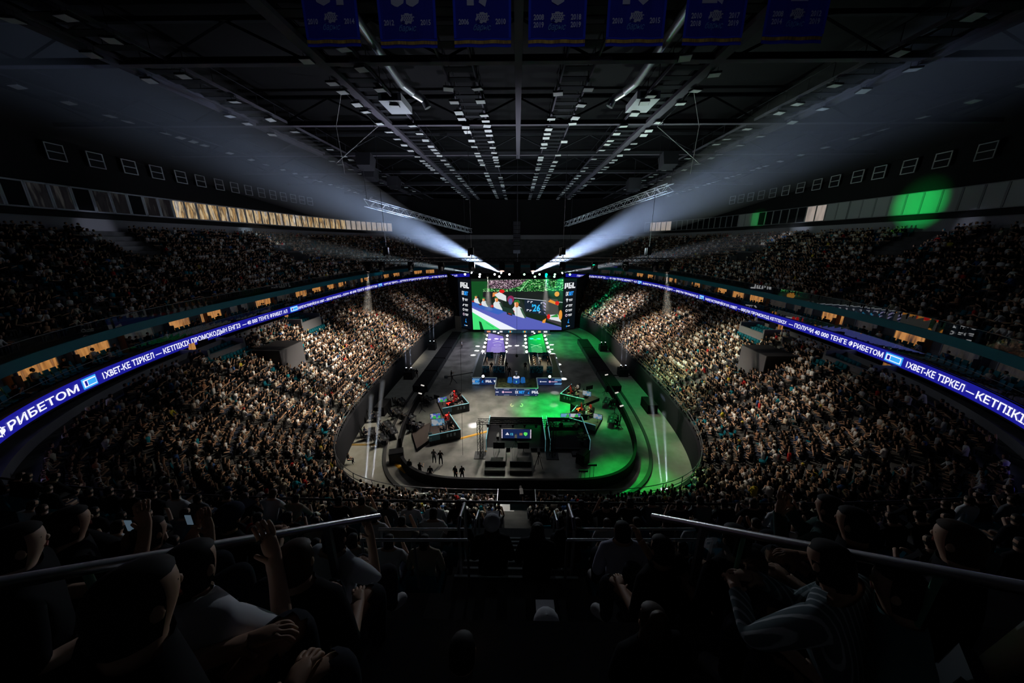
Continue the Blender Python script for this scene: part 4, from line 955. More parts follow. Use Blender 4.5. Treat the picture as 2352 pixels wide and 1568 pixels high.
def booth(s_):
    nm = 'left' if s_ < 0 else 'right'; cx = -3.9 if s_ < 0 else 3.95
    t = thing('player_booth', 'open-topped player booth with blue patterned panels, %s of the stage' % nm, 'booth', (cx, 51.2, SZ))
    hw, D, hh = 1.82, 7.0, 1.25
    for q in (-1, 1):
        b = MB(); b.box((q*hw, D/2, hh/2), (.03, D, hh), glass_mat('booth_glass', (.75, .9, .92), .1)); b.build('side_panel', t)
        b = MB(); b.tube((q*hw, 0, hh), (q*hw, D, hh), .06, FRW, 4); b.tube((q*hw, 0, 0), (q*hw, 0, hh), .06, FRW, 4); b.tube((q*hw, D, 0), (q*hw, D, hh), .06, FRW, 4); b.build('side_frame', t)
    gap = -.35*(-s_) if s_ < 0 else .6
    gx = -.35 if s_ < 0 else .62
    for xa, xb in ((-hw, gx-.28), (gx+.28, hw)):
        b = MB(); b.box(((xa+xb)/2, 0, hh/2-.05), (xb-xa, .08, hh-.1), CAMO); b.build('front_panel', t)
        b = MB(); b.tube((xa, 0, hh), (xb, 0, hh), .05, FRW, 4); b.build('front_rail', t)
    for xa, xb in ((-hw, -.5), (.7, hw)):
        b = MB(); b.box(((xa+xb)/2, D, hh/2), (xb-xa, .08, hh), CAMO); b.build('back_panel', t)
    b = MB(); b.box((0, D/2, .02), (2*hw, D, .04), mat('booth_floor', (.1, .09, .08), .6)); b.build('floor_mat', t)
    # desk with five seats in one line
    dx = cx-s_*.35; t2 = thing('gaming_desk', 'long black gaming desk in the %s player booth' % nm, 'desk', (dx, 51.2+D/2, SZ+.04))
    b = MB(); b.box((0, 0, .72), (.8, 5.6, .05), DARK); b.build('desktop', t2)
    for q in (-1, 1): b = MB(); b.box((0, q*2.6, .35), (.6, .08, .7), DARK); b.build('leg', t2)
    for k in range(5):
        y = 51.2+D/2-2.2+k*1.1; px_ = cx-s_*1.15
        office_chair((px_, y, SZ+.04), (s_*1, 0), 'gaming chair at the long desk in the %s booth' % nm, 'booth chairs '+nm, False)
        person('desk', (px_, y, SZ+.06), (s_*1, .05), 'white' if s_ < 0 else ('white', 'beige')[k % 2], 'player in a pale jersey seated at the desk in the %s booth' % nm, 'players in the %s booth' % nm, long=False, tr=0)
        monitor((dx+s_*.12, y, SZ+.785), (-s_, 0), 'gaming monitor on the desk in the %s booth' % nm, SCRW, grp='booth monitors '+nm)
booth(-1); booth(1)
person('stand', (3.95, 54.5, SZ+.05), (-.2, -1), 'white', 'person in a white shirt standing inside the right player booth')
person('stand', (5.3, 54.6, SZ+.05), (-1, 0), 'black', 'person in black standing at the outer side of the right booth')
person('stand', (-5.2, 54.2, SZ+.05), (1, 0), 'beige', 'person in beige standing at the outer side of the left booth')
person('stand', (-4.25, 51.6, SZ+.05), (0, 1), 'black', 'person in black standing in the left booth doorway')
for X, Y, w in ((725, 965, 'beside the left booth wall'), (785, 1085, 'before the thrust steps'), (1100, 975, 'beside the right booth wall')):
    p = onz(1080+X*.11482, 740+Y*.11482, SZ); person('stand', p, (.1, 1) if X < 1000 else (0, -1), 'black', 'stage hand in black standing on the stage '+w)
# ------------------------------------------------------------------ broadcast risers
CARPET = mat('riser_carpet', (.07, .055, .05), .8)
def riser(q, side, label, ext=None, zt=1.15):
    A, B, Cc, D = [onz(x, y, zt) for x, y in q]
    t = thing('broadcast_riser', label, 'riser', (A.x, A.y, 0)); L = lambda p, z: (p.x-A.x, p.y-A.y, z)
    b = MB(); pts = [(p.x-A.x, p.y-A.y) for p in ((A, B, D, Cc) if side > 0 else (A, B, Cc, D))]; b.prism(pts, 0, .42, BLACK, CARPET); b.build('deck', t)
    walls = ((A, B), (A, Cc)) if side > 0 else ((A, B), (B, Cc))
    for i, (p, r) in enumerate(walls):
        b = MB(); n = Vector((-(r-p).y, (r-p).x, 0)).normalized()*.05
        b.add([L(p-n, 0), L(r-n, 0), L(r+n, 0), L(p+n, 0), L(p-n, zt), L(r-n, zt), L(r+n, zt), L(p+n, zt)], [(0, 1, 5, 4), (1, 2, 6, 5), (2, 3, 7, 6), (3, 0, 4, 7), (4, 5, 6, 7)], mat('riser_panel', (.02, .025, .03), .5)); b.build('wall_panel', t)
        b = MB(); b.tube(L(p, zt+.03), L(r, zt+.03), .055, TRIMBLUE, 4); b.build('light_edge', t)
        if i == 0:
            b = MB(); f0, f1 = ((.0, .34) if side < 0 else (.66, 1.)); u = p.lerp(r, f0); v = p.lerp(r, f1); m_ = -n*1.3
            b.quad(L(u+m_, .45), L(v+m_, .45), L(v+m_, zt-.03), L(u+m_, zt-.03), mat('riser_teal', (.1, .25, .32), .5))
            b.build('panel_graphic', t)
            for f in (.55, .66, .78): b = MB(); u = p.lerp(r, f if side < 0 else 1-f-.06); v = p.lerp(r, f+.06 if side < 0 else 1-f); b.quad(L(u+m_, .55), L(v+m_, .55), L(v+m_, .95), L(u+m_, .95), mat('riser_mark', (.3, .4, .45), .5)); b.build('panel_graphic', t)
    return A, B, Cc, D
RL1 = riser([(1016, 938), (1077, 926), (1054, 900), (1003, 908)], -1, 'pale edged broadcast riser on the left, further from the camera')
RL2 = riser([(985, 1001), (1057, 986), (1033, 951), (988, 962)], -1, 'pale edged broadcast riser on the left, nearer to the camera')
RR1 = riser([(1287, 904), (1342, 917), (1313, 882), (1378, 903)], 1, 'teal edged broadcast riser on the right, further from the camera')
RR2 = riser([(1302, 958), (1368, 977), (1326, 931), (1386, 944)], 1, 'teal edged broadcast riser on the right, nearer to the camera')
b = MB(); pe = [onz(x, y, .42) for x, y in ((957, 1030), (985, 1010), (988, 970), (945, 990))]; b.prism([(p.x, p.y) for p in pe], 0, .42, BLACK, CARPET); tag(b.build('riser_extension'), 'low black platform joined to the nearer left broadcast riser', 'platform')
RED8 = em('red_lamp', (.9, .03, .02), 2.); ORG8 = em('orange_lamp', (1., .16, .02), 2.5)
def tv(px_, py_, z, face, label, m, w=1.25, h=.75):
    p = onz(px_, py_, z+h/2); p.z = z-.5; monitor(p, face, label, m, w, h, .5, name='large_monitor')
def talk(R, pts, nm, cols, redch=()):
    A = R[0]
    for k, (x, y) in enumerate(pts):
        p = onz(x, y, .9); p.z = .43; f = Vector((-p.x*.2, -1, 0)) if k % 2 else Vector((math.copysign(1, -p.x)*-1, -.4, 0))
        office_chair(p, f, 'chair under a seated presenter on the '+nm, 'chairs on the '+nm, k in redch)
        person(('knees', 'lap', 'desk', 'chin')[k % 4], (p.x, p.y, .45), f, cols[k], 'presenter in %s seated on the %s' % (WEAR[cols[k]], nm), 'presenters on the '+nm)
talk(RL1, [(1042, 908), (1048, 917), (1039, 921), (1056, 912)], 'further left broadcast riser', ['white', 'red', 'beige', 'black'], (1, 2))
talk(RL2, [(1026, 962), (1036, 982), (1020, 985)], 'nearer left broadcast riser', ['red', 'black', 'grey'], (0,))
talk(RR1, [(1314, 897), (1327, 893), (1322, 908), (1306, 903), (1345, 905)], 'further right broadcast riser', ['grey', 'white', 'beige', 'black', 'beige'], (0, 3))
talk(RR2, [(1340, 940), (1352, 944), (1345, 953), (1358, 950)], 'nearer right broadcast riser', ['grey', 'beige', 'white', 'black'], (0, 1))
GS = noise_em('tv_green_mix', [(0, (.05, .6, .1)), (.35, (.1, .15, .6)), (.6, (.6, .65, .7)), (.8, (.05, .5, .1))], 3.2, .6)
BSx = noise_em('tv_blue_mix', [(0, (.1, .3, .55)), (.4, (.5, .55, .6)), (.7, (.15, .4, .55)), (.9, (.6, .3, .1))], 4., .5)
tv(1016, 917, .9, (.4, -1), 'tilted monitor glowing green and blue on the further left riser', GS)
tv(1003, 912, 1.0, (.4, 1), 'back of a pale blue lit monitor beside the further left riser', SCRB, .9, .6)
tv(1000, 955, 1.3, (.2, -1), 'upper monitor glowing green beside the nearer left riser', GS)
tv(1006, 969, .7, (.2, -1), 'lower monitor glowing blue beside the nearer left riser', BSx, 1.6, .95)
tv(1348, 903, .9, (-.5, -1), 'tilted monitor glowing blue on the further right riser', BSx); tv(1354, 890, 1.1, (-.5, 1), 'back of a blue lit monitor behind the further right riser', SCRB, 1.2, .6)
tv(1373, 956, .9, (-.5, -1), 'monitor glowing blue on the nearer right riser', BSx, 1.1, .7); tv(1338, 958, .9, (0, 1), 'black backed monitor on a stand on the nearer right riser', SCRB, 1.2, .8)
def lamp_sculpt(px_, py_, m, label, s=1.):
    p = onz(px_, py_, .8); t = thing('lit_sign', label, 'lamp', (p.x, p.y, .43)); b = MB(); b.box((0, 0, .4*s), (.9*s, .35*s, .7*s), DARK, rz=.6, taper=.6); b.build('block', t)
    b = MB(); b.box((-.03, -.2*s, .5*s), (.62*s, .08, .12), m, rz=.6); b.box((-.03, -.2*s, .38*s), (.12, .09, .4*s), m, rz=.6); b.build('glow_bar', t)
lamp_sculpt(1316, 954, ORG8, 'orange glowing block at the corner of the nearer right riser', 1.3); lamp_sculpt(1328, 939, ORG8, 'orange glowing block behind the corner of the nearer right riser', 1.1); lamp_sculpt(1295, 905, ORG8, 'orange glowing block at the corner of the further right riser', .6)
lamp_sculpt(1031, 925, RED8, 'red glowing block at the front of the further left riser', .9); lamp_sculpt(1045, 896, RED8, 'red glowing block at the back of the further left riser', .7); lamp_sculpt(1027, 950, RED8, 'red glowing block on the nearer left riser', .6)
# commentary booths seen from behind
def com_booth(xa, xb, label, nm):
    y0, y1 = 31.4, 36.6; t = thing('commentary_booth', label, 'booth', ((xa+xb)/2, y0, 0)); w = xb-xa
    b = MB(); b.box((0, (y1-y0)/2, .2), (w, y1-y0, .4), BLACK); b.build('deck', t)
    for q in (-1, 1):
        b = MB(); b.box((q*w/2, (y1-y0)/2, .7), (.06, y1-y0, 1.4), mat('booth_black', (.015, .015, .018), .5)); b.build('side_wall', t)
        b = MB(); b.tube((q*w/2, 0, 1.42), (q*w/2, y1-y0, 1.42), .05, TRIMBLUE, 4); b.tube((q*w/2, 0, .0), (q*w/2, 0, 1.42), .025, TRIMBLUE, 4); b.build('light_edge', t)
    b = MB(); b.box((0, y1-y0, .6), (w, .08, 1.2), mat('booth_black', (.015, .015, .018), .5)); b.build('back_wall', t)
    b = MB(); b.tube((-w/2, -.03, .42), (w/2, -.03, .42), .03, STEEL, 4); b.build('deck_edge', t)
    b = MB(); b.box((.9, -.45, .1), (1.5, .9, .2), DARK); b.build('step', t)
com_booth(-3.3, 3.1, 'wide black commentary booth under the truss arch', 'left'); com_booth(3.6, 7.9, 'black commentary booth right of the truss arch', 'right')
for k, X in enumerate((1298, 1310, 1321, 1331)): p = onz(X, 969, 1.6); monitor((p.x, 36.2, 1.0), (0, -1), 'small bright monitor in the row on the back of the right commentary booth', (SCRB, GS, SCRW, GS)[k], .75, .5, .5, 'monitors on the right commentary booth')
t = thing('commentary_desk', 'dark desk across the back of the right commentary booth', 'desk', (5.7, 35.6, .4)); b = MB(); b.box((0, 0, .58), (3.6, .8, .05), DARK); b.build('desktop', t)
for q in (-1, 1): b = MB(); b.box((q*1.6, 0, .28), (.08, .7, .56), DARK); b.build('leg', t)
person('desk', (7.0, 34.8, .42), (0, 1), 'beige', 'person in beige seated at the right end of the right commentary desk'); person('desk', (5.2, 34.8, .42), (0, 1), 'black', 'person in black seated mid-way along the right commentary desk')
t = thing('potted_plant', 'leafy dark green plant at the side of the right commentary booth', 'plant', (7.2, 32.2, .4)); b = MB(); b.tube((0, 0, 0), (0, 0, .4), .2, DARK, 10, .24); b.build('pot', t)
b = MB(); rl = random.Random(5)
LEAF = mat('leaf_green', (.03, .12, .03), .5)
for k in range(26):
    a, e, r = rl.uniform(0, 6.28), rl.uniform(.2, 1.3), rl.uniform(.3, .75); c = Vector((math.cos(a)*r*math.cos(e), math.sin(a)*r*math.cos(e), .55+r*math.sin(e)*1.2)); d = Vector((-math.sin(a), math.cos(a), 0))*.13; u = Vector((math.cos(a), math.sin(a), .3))*.2
    b.add([c-u, c+d, c+u, c-d], [(0, 1, 2, 3)], LEAF); b.tube((0, 0, .4), c-u, .012, LEAF, 4)
b.build('leaves', t)
# score display hung from the truss arch
p = ony(1186, 996, 33.2); t = thing('score_display', 'hanging navy score screen reading 12 and 11 under the arch', 'screen', (p.x, 33.2, p.z))
b = MB(); b.box((0, .06, 0), (3.45, .1, 1.22), DARK); b.build('casing', t)
b = MB(); b.quad((-1.5, 0, -.58), (1.5, 0, -.58), (1.5, 0, .58), (-1.5, 0, .58), em('score_navy', (.008, .018, .075)))
for k in range(10):
    for x in (-1.62, 1.62): b.quad((x-.06, -.0, -.56+k*.115), (x+.06, 0, -.56+k*.115), (x+.06, 0, -.48+k*.115), (x-.06, 0, -.48+k*.115), em('score_pix', (.75, .65, .8)))
put_text(b, '12', (-.52, -.02, -.16), X_, Z_, em('score_cyan', (.08, .5, .7)), .27, bold=.04); put_text(b, '11', (.52, -.02, -.16), X_, Z_, em('score_orange', (.8, .3, .04)), .27, bold=.04)
b.poly([(-1.25, -.02, -.14), (-.8, -.02, -.14), (-.9, -.02, .02), (-1.02, -.02, .2), (-1.12, -.02, .05)], em('score_white', (.7, .7, .8)))
b.poly([(.82, -.02, .12), (.95, -.02, .24), (1.1, -.02, .2), (1.25, -.02, .16), (1.25, -.02, -.08), (1.05, -.02, -.28), (.85, -.02, -.1)], em('score_green', (.1, .7, .12)))
b.build('display', t)
b = MB()
# box-section lattice truss builder
def truss(b, p, q, w=.4, m=DARK, r=.03, seg=.5):
    p, q = Vector(p), Vector(q); d = q-p; L = d.length; d.normalize(); a = d.orthogonal().normalized() if abs(d.z) > .9 else d.cross(Vector((0, 0, 1))).normalized(); c = d.cross(a); n = max(2, int(L/seg))
    cor = [(a*sx+c*sy)*w/2 for sx, sy in ((-1, -1), (1, -1), (1, 1), (-1, 1))]
    for k in cor: b.tube(p+k, q+k, r, m, 5)
    for f in range(4):
        k0, k1 = cor[f], cor[(f+1) % 4]
        for i in range(n):
            u, v = p+d*L*i/n, p+d*L*(i+1)/n
            b.tube(u+(k0 if i % 2 else k1), v+(k1 if i % 2 else k0), r*.6, m, 4, caps=False)
for X in (-.8, .8): pass
zt_ = ony(1104, 968, 30.55).z
t = thing('truss_arch', 'black goal-post truss arch standing over the commentary booth', 'truss', (0, 30.55, 0))
for x in (-3.84, 3.77):
    b = MB(); truss(b, (x, 0, .05), (x, 0, zt_), .42); b.build('tower', t); b = MB(); b.box((x, 0, .03), (1.3, 1.3, .06), DARK); b.build('base_plate', t)
b = MB(); truss(b, (-4.05, 0, zt_), (4.0, 0, zt_), .42); b.build('span', t)
for k, x in enumerate((-3.0, -1.7, -.4, .8, 2.0, 3.1)):
    tt = thing('small_spotlight', 'small black spotlight clamped under the truss arch span', 'spotlight', (x, 30.5, zt_-.25), 0, 'spotlights on the truss arch'); b = MB(); b.box((0, 0, -.08), (.3, .1, .05), DARK); b.build('yoke', tt); b = MB(); b.tube((0, 0, -.12), (0, .25, -.42), .13, DARK, 10); b.build('can', tt)
b = MB(); b.tube((-.1, 33.2, 2.7), (-.1, 33.2, 2.75), .02, DARK)
# camera risers near the booth
for nm, xa, xb in (('left', -3.15, -1.12), ('right', -.68, 1.48)):
    t = thing('camera_riser', 'black two-step camera platform, the %s one of the pair before the booth' % nm, 'platform', ((xa+xb)/2, 28.2, 0))
    b = MB(); b.box((0, 1.3, .45), (xb-xa, 2.3, .9), mat('riser_black', (.018, .018, .02), .45)); b.build('deck', t); b = MB(); b.box((0, -.25, .22), (xb-xa, .8, .44), mat('riser_black', (.018, .018, .02), .45)); b.build('step', t)
    b = MB(); b.tube((-(xb-xa)/2, .15, .91), ((xb-xa)/2, .15, .91), .03, STEEL, 4); b.build('nosing', t)
    monitor(((xa+xb)/2+.3, 30.0, .9), (0, -1), 'large dark monitor on the %s camera platform' % nm, mat('screen_off', (.01, .01, .012), .2), 1.2, .75, .35, name='preview_monitor')
def tripod_cam(p, label, face=(0, 1), h=1.5):
    t = thing('tripod_camera', label, 'camera', p, math.atan2(-face[0], face[1]))
    for k in range(3): a = math.pi/2+k*2.094; b = MB(); b.tube((0, 0, h-.3), (.5*math.cos(a), .5*math.sin(a), .02), .03, DARK, 6); b.build('leg', t)
    b = MB(); b.box((0, 0, h), (.25, .6, .3), DARK); b.build('camera_body', t); b = MB(); b.tube((0, .3, h), (0, .65, h), .1, DARK, 10); b.build('lens', t); b = MB(); b.tube((.1, -.3, h-.05), (.2, -.75, h-.2), .02, DARK, 6); b.build('pan_handle', t)
tripod_cam((2.18, 28.6, 0), 'broadcast camera on a tall tripod right of the camera platforms', h=1.9); tripod_cam((-2.0, 30.9, .9), 'broadcast camera on the left camera platform', h=1.2); tripod_cam((-.1, 30.7, .9), 'broadcast camera on the right camera platform', h=1.2)
# floor crew
def at_floor(px_, py_, kind, face, col, label, **k): return person(kind, onz(px_, py_), face, col, label, **k)
at_floor(998, 1064, 'stfold', (.1, 1), 'grey', 'man in a grey shirt standing with a man in black on open floor'); at_floor(1013, 1067, 'stfold', (-.1, 1), 'black', 'man in black standing beside a man in grey on open floor')
at_floor(1047, 1104, 'stand', (.6, 1), 'black', 'left one of two crew in black standing by the near barrier'); at_floor(1062, 1104, 'stand', (-.6, 1), 'black', 'right one of two crew in black standing by the near barrier')
at_floor(990, 1104, 'stand', (0, 1), 'black', 'lone crew member in black behind the near barrier'); at_floor(966, 1096, 'stcam', (.4, 1), 'black', 'crew member in black leaning forward by the left barrier end'); at_floor(943, 1088, 'stand', (.3, 1), 'black', 'crew member in black at the left barrier end')
at_floor(1037, 872, 'stcam', (1, .2), 'black', 'crane operator in black behind the camera crane')
# camera crane
c0 = onz(1040, 880); c1 = ony(1086, 855, c0.y+1.5)
t = thing('camera_crane', 'black camera crane with a long arm reaching toward the stage', 'camera crane', c0); b = MB()
for k in range(3): a = k*2.094; b.tube((0, 0, .9), (.7*math.cos(a), .7*math.sin(a), .03), .05, DARK, 6)
b.build('base', t); b = MB(); d = c1-c0; b.tube(Vector((0, 0, 1.3))-Vector((d.x, d.y, d.z-1.3))*.3, (d.x, d.y, d.z), .07, DARK, 6); b.tube((0, 0, .9), (0, 0, 1.3), .08, DARK, 6); b.build('arm', t); b = MB(); b.box((d.x+.1, d.y, d.z-.35), (.35, .5, .35), DARK); b.tube((d.x, d.y, d.z), (d.x+.05, d.y, d.z-.25), .04, DARK, 5); b.build('camera_head', t); b = MB(); b.box(Vector((0, 0, 1.3))-Vector((d.x, d.y, d.z-1.3))*.3, (.5, .4, .4), STEEL); b.build('counterweight', t)
# light stands
def light_stand(px_, py_, h, label):
    p = onz(px_, py_); t = thing('light_stand', label, 'light stand', p); b = MB(); b.tube((0, 0, .4), (0, 0, h), .035, DARK, 6)
    for k in range(3): a = k*2.094; b.tube((0, 0, .5), (.5*math.cos(a), .5*math.sin(a), .02), .025, DARK, 5)
    b.build('pole', t); b = MB(); b.box((0, -.05, h+.15), (.5, .12, .16), em('softbox', (.75, .7, .65), .9), rz=-.5 if p.x < 0 else .5, rx=-.5); b.build('lamp_head', t)
light_stand(975, 936, 3.2, 'tall lamp stand beside the further left riser'); light_stand(969, 946, 2.6, 'shorter lamp stand behind the left production desks'); light_stand(1389, 905, 3.0, 'lamp stand beside the further right riser'); light_stand(1411, 955, 3.2, 'tall lamp stand beside the nearer right riser'); light_stand(1422, 985, 3.0, 'lamp stand at the outer corner of the nearer right riser')
# production tables left and right
LAP = em('laptop_glow', (.35, .4, .45), .6)
def prod_table(px_, py_, rz, label, n=2, col=None, pale=False):
    p = onz(px_, py_); t = thing('folding_table', label, 'table', p, rz); b = MB(); b.box((0, 0, .74), (1.8, .75, .04), DARK); b.build('tabletop', t)
    for sx in (-.8, .8):
        for sy in (-.3, .3): b = MB(); b.tube((sx, sy, 0), (sx, sy, .72), .02, DARK, 5); b.build('leg', t)
    M = Matrix.Rotation(rz, 3, 'Z')
    for k in range(n):
        q = M @ Vector((-.45+.9*k, 0, 0)); t2 = thing('laptop', 'open laptop on the '+label, 'laptop', (p.x+q.x, p.y+q.y, .762), rz, 'laptops on the '+label)
        b = MB(); b.box((0, 0, .012), (.36, .25, .02), STEEL); b.build('keyboard_base', t2); b = MB(); b.box((0, .13, .14), (.36, .015, .24), DARK, rx=-.25); b.build('lid', t2); b = MB(); b.quad((-.16, .1, .04), (.16, .1, .04), (.16, .155, .24), (-.16, .155, .24), LAP); b.build('display', t2)
        q = M @ Vector((-.45+.9*k, -.85, 0)); person('desk', (p.x+q.x, p.y+q.y, 0), M @ Vector((0, 1, 0)), ('black', 'grey', 'black', 'navy')[(k+int(px_)) % 4], 'crew member working at the '+label, 'crew at the '+label, long=True)
        office_chair((p.x+q.x, p.y+q.y, 0), M @ Vector((0, 1, 0)), 'black chair at the '+label, 'chairs at the '+label)
prod_table(870, 962, -1.2, 'dark table by the left wall, further one'); prod_table(855, 1003, -1.2, 'dark table by the left wall, nearer one'); prod_table(893, 985, -.9, 'dark production table left of the barrier, middle'); prod_table(915, 955, -.9, 'dark production table left of the barrier, furthest'); prod_table(884, 1015, -.9, 'dark production table left of the barrier, nearest')
prod_table(958, 985, -.3, 'dark desk on the left beside the nearer riser'); prod_table(985, 925, -.6, 'dark desk on the left beside the further riser'); prod_table(1392, 930, 1.1, 'dark desk on the right behind the further riser'); prod_table(1402, 975, 1.2, 'dark desk on the right behind the nearer riser')
prod_table(925, 930, -.9, 'dark production table beside the left equipment row'); prod_table(905, 1000, -1.0, 'dark production table behind the nearer left riser'); prod_table(942, 965, -.6, 'dark desk behind the left risers')
p = onz(988, 1012, .42); t = thing('folding_chair', 'pale folding chair on the low platform left of the riser', 'chair', (p.x, p.y, .42)); b = MB(); b.box((0, 0, .45), (.45, .45, .03), mat('chair_pale', (.55, .55, .5), .6)); b.build('seat', t); b = MB(); b.box((0, .22, .75), (.45, .03, .4), mat('chair_pale', (.55, .55, .5), .6)); b.build('backrest', t)
for sx in (-.2, .2):
    for sy in (-.2, .2): b = MB(); b.tube((sx, sy, 0), (sx, sy, .44), .015, ALU, 5); b.build('leg', t)
at_floor(801, 1065, 'lap', (1, .2), 'black', 'person in black seated alone against the near left wall'); at_floor(1000, 795, 'stand', (.5, -1), 'black', 'crew member in black walking on the far left walkway'); at_floor(958, 868, 'stand', (0, 1), 'black', 'crew member in black standing beside the left equipment row'); at_floor(1061, 800, 'stand', (1, 0), 'white', 'crew member in white at the far end of the left equipment row')
# barriers
BAR = mat('barrier_black', (.016, .016, .018), .8)
def barrier(p0, p1, label, h=1.15, a=13.9):
    ph, P, d = arc(lambda q: sup(q, a, 29.4, 29.4, 4.6, 4.6), p0, p1, 80); P2 = sup(ph, a+.25, 29.65, 29.65, 4.6, 4.6); n = len(P); b = MB()
    vs = [(p[0], p[1], z) for p in P for z in (0, h)]+[(p[0], p[1], z) for p in P2 for z in (0, h)]
    fs = []
    for i in range(n-1): fs += [(2*i, 2*i+2, 2*i+3, 2*i+1), (2*n+2*i, 2*n+2*i+1, 2*n+2*i+3, 2*n+2*i+2), (2*i+1, 2*i+3, 2*n+2*i+3, 2*n+2*i+1)]
    b.add(vs, fs, BAR); o = b.build('crowd_barrier'); tag(o, label, 'barrier'); return o
barrier(R_(-40), R_(50), 'black draped barrier curving along the near end of the floor'); barrier(R_(50), R_(88), 'black draped barrier along the right side of the floor'); barrier(R_(-55), R_(-88), 'black draped barrier along the left side of the floor')
SCRIM = mat('scrim_dark', (.03, .033, .04), .6)
for s_, ys in ((-1, (46, 52.5, 59, 65.5, 72)), (1, (46.5, 53, 59.5, 66))):
    for k, y in enumerate(ys):
        t = thing('covered_equipment', 'black covered equipment block in the row along the %s side of the floor' % ('left' if s_ < 0 else 'right'), 'equipment cover', (s_*14.7, y+3.2, 0), 0, 'covered equipment row '+('left' if s_ < 0 else 'right'))
        b = MB(); b.box((0, 0, .5), (2.2, 6.2, 1.), BAR); b.build('cover', t); b = MB(); b.box((-s_*1.14, 0, .45), (.06, 6.2, .9), SCRIM); b.build('front_scrim', t)
# moving-head cases against the walls
def wall_case(px_, py_, label, w=1.5, h=1.3):
    p = onz(px_, py_); s_ = 1 if p.x > 0 else -1; p.x = s_*min(abs(p.x), 18.0); t = thing('equipment_case', label, 'equipment case', p); b = MB(); b.box((0, 0, h/2), (w, w, h), DARK); b.build('case', t)
    for k in (-.4, .4): b = MB(); b.box((k, 0, h+.08), (.4, .4, .16), DARK); b.tube((k, 0, h+.16), (k, 0, h+.55), .15, DARK, 10); b.tube((k, 0, h+.55), (k, 0, h+.57), .13, em('head_lens', (.8, .85, 1.), 3.), 10); b.build('moving_head', t)
    return p, h
CASES = [wall_case(985, 802, 'black case with beam lights against the far left wall'), wall_case(936, 868, 'black case with beam lights against the middle left wall'), wall_case(1390, 805, 'black case with beam lights against the far right wall'), wall_case(1434, 862, 'black case with beam lights against the middle right wall')]
for X, Y, nm, w in ((880, 945, 'left', 1.8), (1497, 940, 'right', 1.8)):
    p = onz(X, Y); p.x = math.copysign(17.9, p.x); b = MB(); b.box((0, 0, .65), (1.3, 2.6, 1.3), BAR); o = b.build('flight_case'); o.location = p; tag(o, 'tall black flight case against the %s wall' % nm, 'case')
for X, Y, nm, rz, w in ((1326, 945, 'beside the nearer right riser', .5, 1.6), (1338, 1060, 'on the green floor right of the booths', .9, 1.3), (912, 1058, 'at the left end of the barrier', .3, 1.4)):
    p = onz(X, Y); t = thing('floor_speaker', 'black speaker cabinet '+nm, 'speaker', p, rz); b = MB(); b.box((0, 0, .6), (w, w*.7, 1.2), BAR); b.build('cabinet', t); b = MB(); b.box((0, -w*.36, .6), (w*.85, .03, 1.), SCRIM); b.build('grille', t)
# cable ramps
def ramp(a, c, label, m=YELLOW):
    p, q = onz(*a), onz(*c); b = MB(); d = q-p; n = Vector((-d.y, d.x, 0)).normalized()
    b.add([p+n*.22, p-n*.22, q-n*.22, q+n*.22, p+n*.1+Vector((0, 0, .07)), p-n*.1+Vector((0, 0, .07)), q-n*.1+Vector((0, 0, .07)), q+n*.1+Vector((0, 0, .07))], [(0, 1, 5, 4), (1, 2, 6, 5), (2, 3, 7, 6), (3, 0, 4, 7), (4, 5, 6, 7)], m); tag(b.build('cable_ramp'), label, 'cable ramp')
ramp((1057, 1007), (1121, 990), 'yellow cable ramp between the left riser and commentary booth'); ramp((909, 1065), (934, 1085), 'yellow cable ramp at the left barrier end'); ramp((795, 1021), (866, 1021), 'ochre cable ramp across the left walkway', mat('ramp_ochre', (.2, .12, .03), .7)); ramp((1118, 1035), (1122, 1046), 'short yellow cable ramp by the left camera platform')
ramp((1126, 883), (1139, 883), 'yellow step edge at the left of the thrust'); ramp((1234, 883), (1247, 883), 'yellow step edge at the right of the thrust'); ramp((1402, 862), (1448, 862), 'black cable ramp across the right walkway', BAR)
for nm, cx, s_ in (('left', -.69, 1), ('right', .62, -1)):  # projected gobo curls, drawn as flat cream colour instead of light
    b = MB(); n = 14
    for i in range(n):
        a0, a1 = [R_(100+s_*250*(j/n)*1.0) for j in (i, i+1)]
        r0, r1 = .12+.04*math.sin(3.14*i/n)*2, .42
        b.quad(*[(cx+math.cos(a)*r*.6, 42.1+math.sin(a)*r*1.2, .018) for a, r in ((a0, r1-.2), (a0, r1), (a1, r1), (a1, r1-.2))], mat('gobo_cream', (.8, .7, .45), .5))
    tag(b.build('painted_gobo'), 'cream curl of projected light painted on the floor, %s of the pair' % nm, 'painted light')
